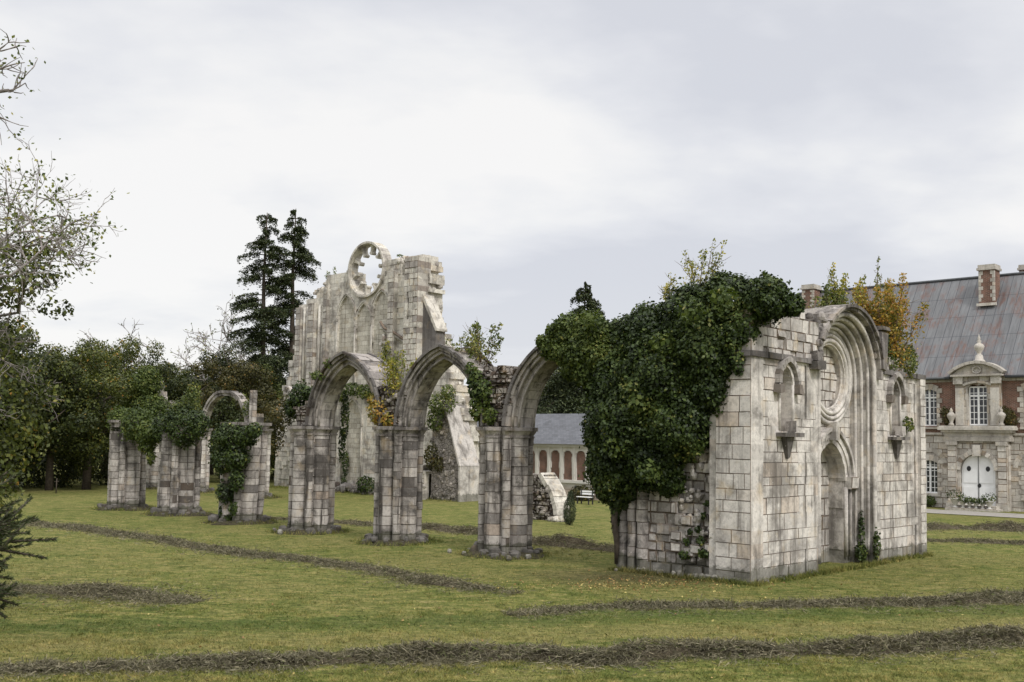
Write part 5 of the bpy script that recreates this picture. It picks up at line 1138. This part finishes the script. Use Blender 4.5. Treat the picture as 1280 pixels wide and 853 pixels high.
def bare_tree(name, base, H, spread, levels, label, cat, seed, r0, leafn=0, lsize=.1, lmat=None, dirs=None, mat='twig', minr=.006, grp=None):
    rng = np.random.default_rng(seed); e = empty(name, tuple(base), 0, label, cat, grp); mb = MB(); tips = []
    def grow(p, d, L, r, lv):
        path = [p]; q = p.copy(); dd = d.copy()
        for i in range(4): dd = unit(dd+rng.normal(size=3)*.2+np.array([0, 0, .03])); q = q+dd*L/4; path.append(q)
        mb.tube(path, [r*(1-.14*i) for i in range(5)], 6 if r > .03 else 4, caps=False)
        if lv == 0: tips.append((path, dd)); return
        for k in range(rng.integers(3, 5)):
            i = rng.integers(1, 5); nd = unit(dd+rng.normal(size=3)*.62); grow(path[i], nd, L*rng.uniform(.5, .78), max(minr, r*(.58 if i < 4 else .62)), lv-1)
    if dirs is None:
        mb.tube([(0, 0, -.2), (0.05, 0, H*.2), (0, .05, H*.4)], [r0, r0*.85, r0*.7], 8)
        for k in range(5): a = k*1.26+rng.uniform(0, .5); grow(np.array([0, 0, H*rng.uniform(.22, .42)]), unit(np.array([math.cos(a)*spread, math.sin(a)*spread, 1.])), H*.3, r0*.5, levels)
    else:
        mb.tube([(0, 0, -.2), (0.1, 0, H*.3), (0, .05, H*.6), (.1, 0, H)], [r0, r0*.85, r0*.6, r0*.2], 10)
        for z, dv, L, lv in dirs: grow(np.array([0, 0, z]), unit(np.array(dv)), L, r0*.17, lv)
    mb.build('branches', M[mat], e)
    if leafn:
        P = []
        for i in range(leafn): path, dd = tips[rng.integers(len(tips))]; P.append(path[rng.integers(1, 5)]+rng.normal(size=3)*.12)
        P = np.array(P); quads_mesh('leaves', leaf_verts(P, unit(rng.normal(size=P.shape)+np.array([0, 0, .6])), lsize, .7, .3, rng), np.clip(rng.normal(.5, .25, len(P)), 0, 1), lmat, e)
    return e
g = atY(280, 600, 100); bare_tree('bare_tree', (g[0], g[1], 0), 18., .8, 4, 'pale almost leafless tree above the wood left of the conifers', 'tree', 301, .22, 1200, .2, M['sap_g'], minr=.03)
g = atY(152, 600, 90); bare_tree('bare_tree', (g[0], g[1], 0), 12.5, .75, 4, 'pale twiggy tree topping the olive trees behind the outermost pier', 'tree', 302, .2, 700, .2, M['tree_o'], minr=.028)
# big tree at the left edge, trunk outside the picture
D = 19.; xl = (0-640)/FPX*D
base = (xl-2.3, D, 0)
bare_tree('foreground_tree', base, 10.5, 1, 3, 'big half bare tree reaching in from the left edge with green and yellow leaves', 'tree', 303, .34, 5200, .08, M['sap_g'],
          dirs=[(5.7, (1, -.1, .2), 2.6, 5), (5.2, (1, .25, .15), 2.5, 5), (6.2, (1, .1, .1), 2.5, 5), (6.6, (1, .1, .05), 1.9, 4), (7.6, (1, 0, .15), 1.2, 4), (9.4, (1, -.2, .3), 1.4, 3), (5.3, (1, -.3, .3), 2.0, 4), (10.0, (.8, .1, .6), 1.3, 3)], minr=.0055)
ft = bpy.data.objects['foreground_tree']
foliage('leaf_clumps', [(2.1, 0, 5.2, .6, .6, .6), (2.3, .3, 4.5, .7, .7, .7), (2.4, .2, 3.6, .7, .6, .8), (2.5, -.3, 6.2, .55, .5, .4), (3.0, 0, 6.5, .4, .4, .25), (3.2, .1, 5.9, .35, .3, .18), (2.2, 0, 3.0, .7, .6, .8), (2.9, .1, 4.4, .35, .3, .25), (2.6, .1, 7.0, .5, .4, .3), (2.3, 0, 4.0, .8, .7, .8), (2.0, 0, 2.4, .8, .7, .9)], 10000, .085, M['tree_o'], ft, seed=310, shell=.6, lump=.3)
# young spruce in the left foreground
rng = np.random.default_rng(77); sx = (0-640)/FPX*6.4
e = empty('young_spruce', (sx-.53, 6.4, 0), 0, 'blurred dark young spruce at the lower left edge, close to the viewer', 'conifer')
mb = MB(); mb.tube([(0, 0, -.1), (0, 0, 2.2), (.02, 0, 3.5)], [.07, .04, .01], 8); mb.build('trunk', M['bark'], e)
VV = []; TT = []; mb = MB()
def spray(path, nl, ln):
    mb.tube(path, [.009, .007, .005, .003][:len(path)], 5)
    for k in range(nl):
        t = rng.random()*(len(path)-1.001); i = int(t); p = path[i]*(1-t+i)+path[i+1]*(t-i); d = unit(path[i+1]-path[i]); o_ = unit(np.cross(d, rng.normal(size=3))); L = unit(d*.9+o_*.75)*ln*rng.uniform(.7, 1.2); s = unit(np.cross(L, rng.normal(size=3)))*.0045
        VV.extend([p-s, p+s, p+L]); TT.append(rng.random())
for k in range(46):
    z = rng.uniform(2.35, 3.25); a = rng.uniform(-1.5, 1.2); L = (.38+.28*math.sin((z-2.35)/.9*PI))*rng.uniform(.75, 1.15); d = np.array([math.cos(a), math.sin(a), rng.uniform(.15, .75)])
    path = [np.array([0, 0, z])+d*L*q+np.array([0, 0, -.12*q]) for q in (0, .35, .7, 1.)]; spray(path, 420, .034)
    for j in range(4):
        q = rng.uniform(.25, .85); b0 = np.array([0, 0, z])+d*L*q+np.array([0, 0, -.12*q]); d2 = unit(d+rng.normal(size=3)*.55)*L*.4; spray([b0, b0+d2*.5, b0+d2], 200, .03)
for d, L in (((.62, 0, .78), .66), ((.75, .2, .55), .6), ((.8, -.1, .4), .6)):
    d = np.array(d); path = [np.array([0, 0, 2.85])+d*L*q for q in (0, .35, .7, 1.)]; spray(path, 500, .032)
mb.build('branches', M['bark'], e); quads_mesh('needles', np.array(VV), np.array(TT), M['spruce'], e, None, 3)
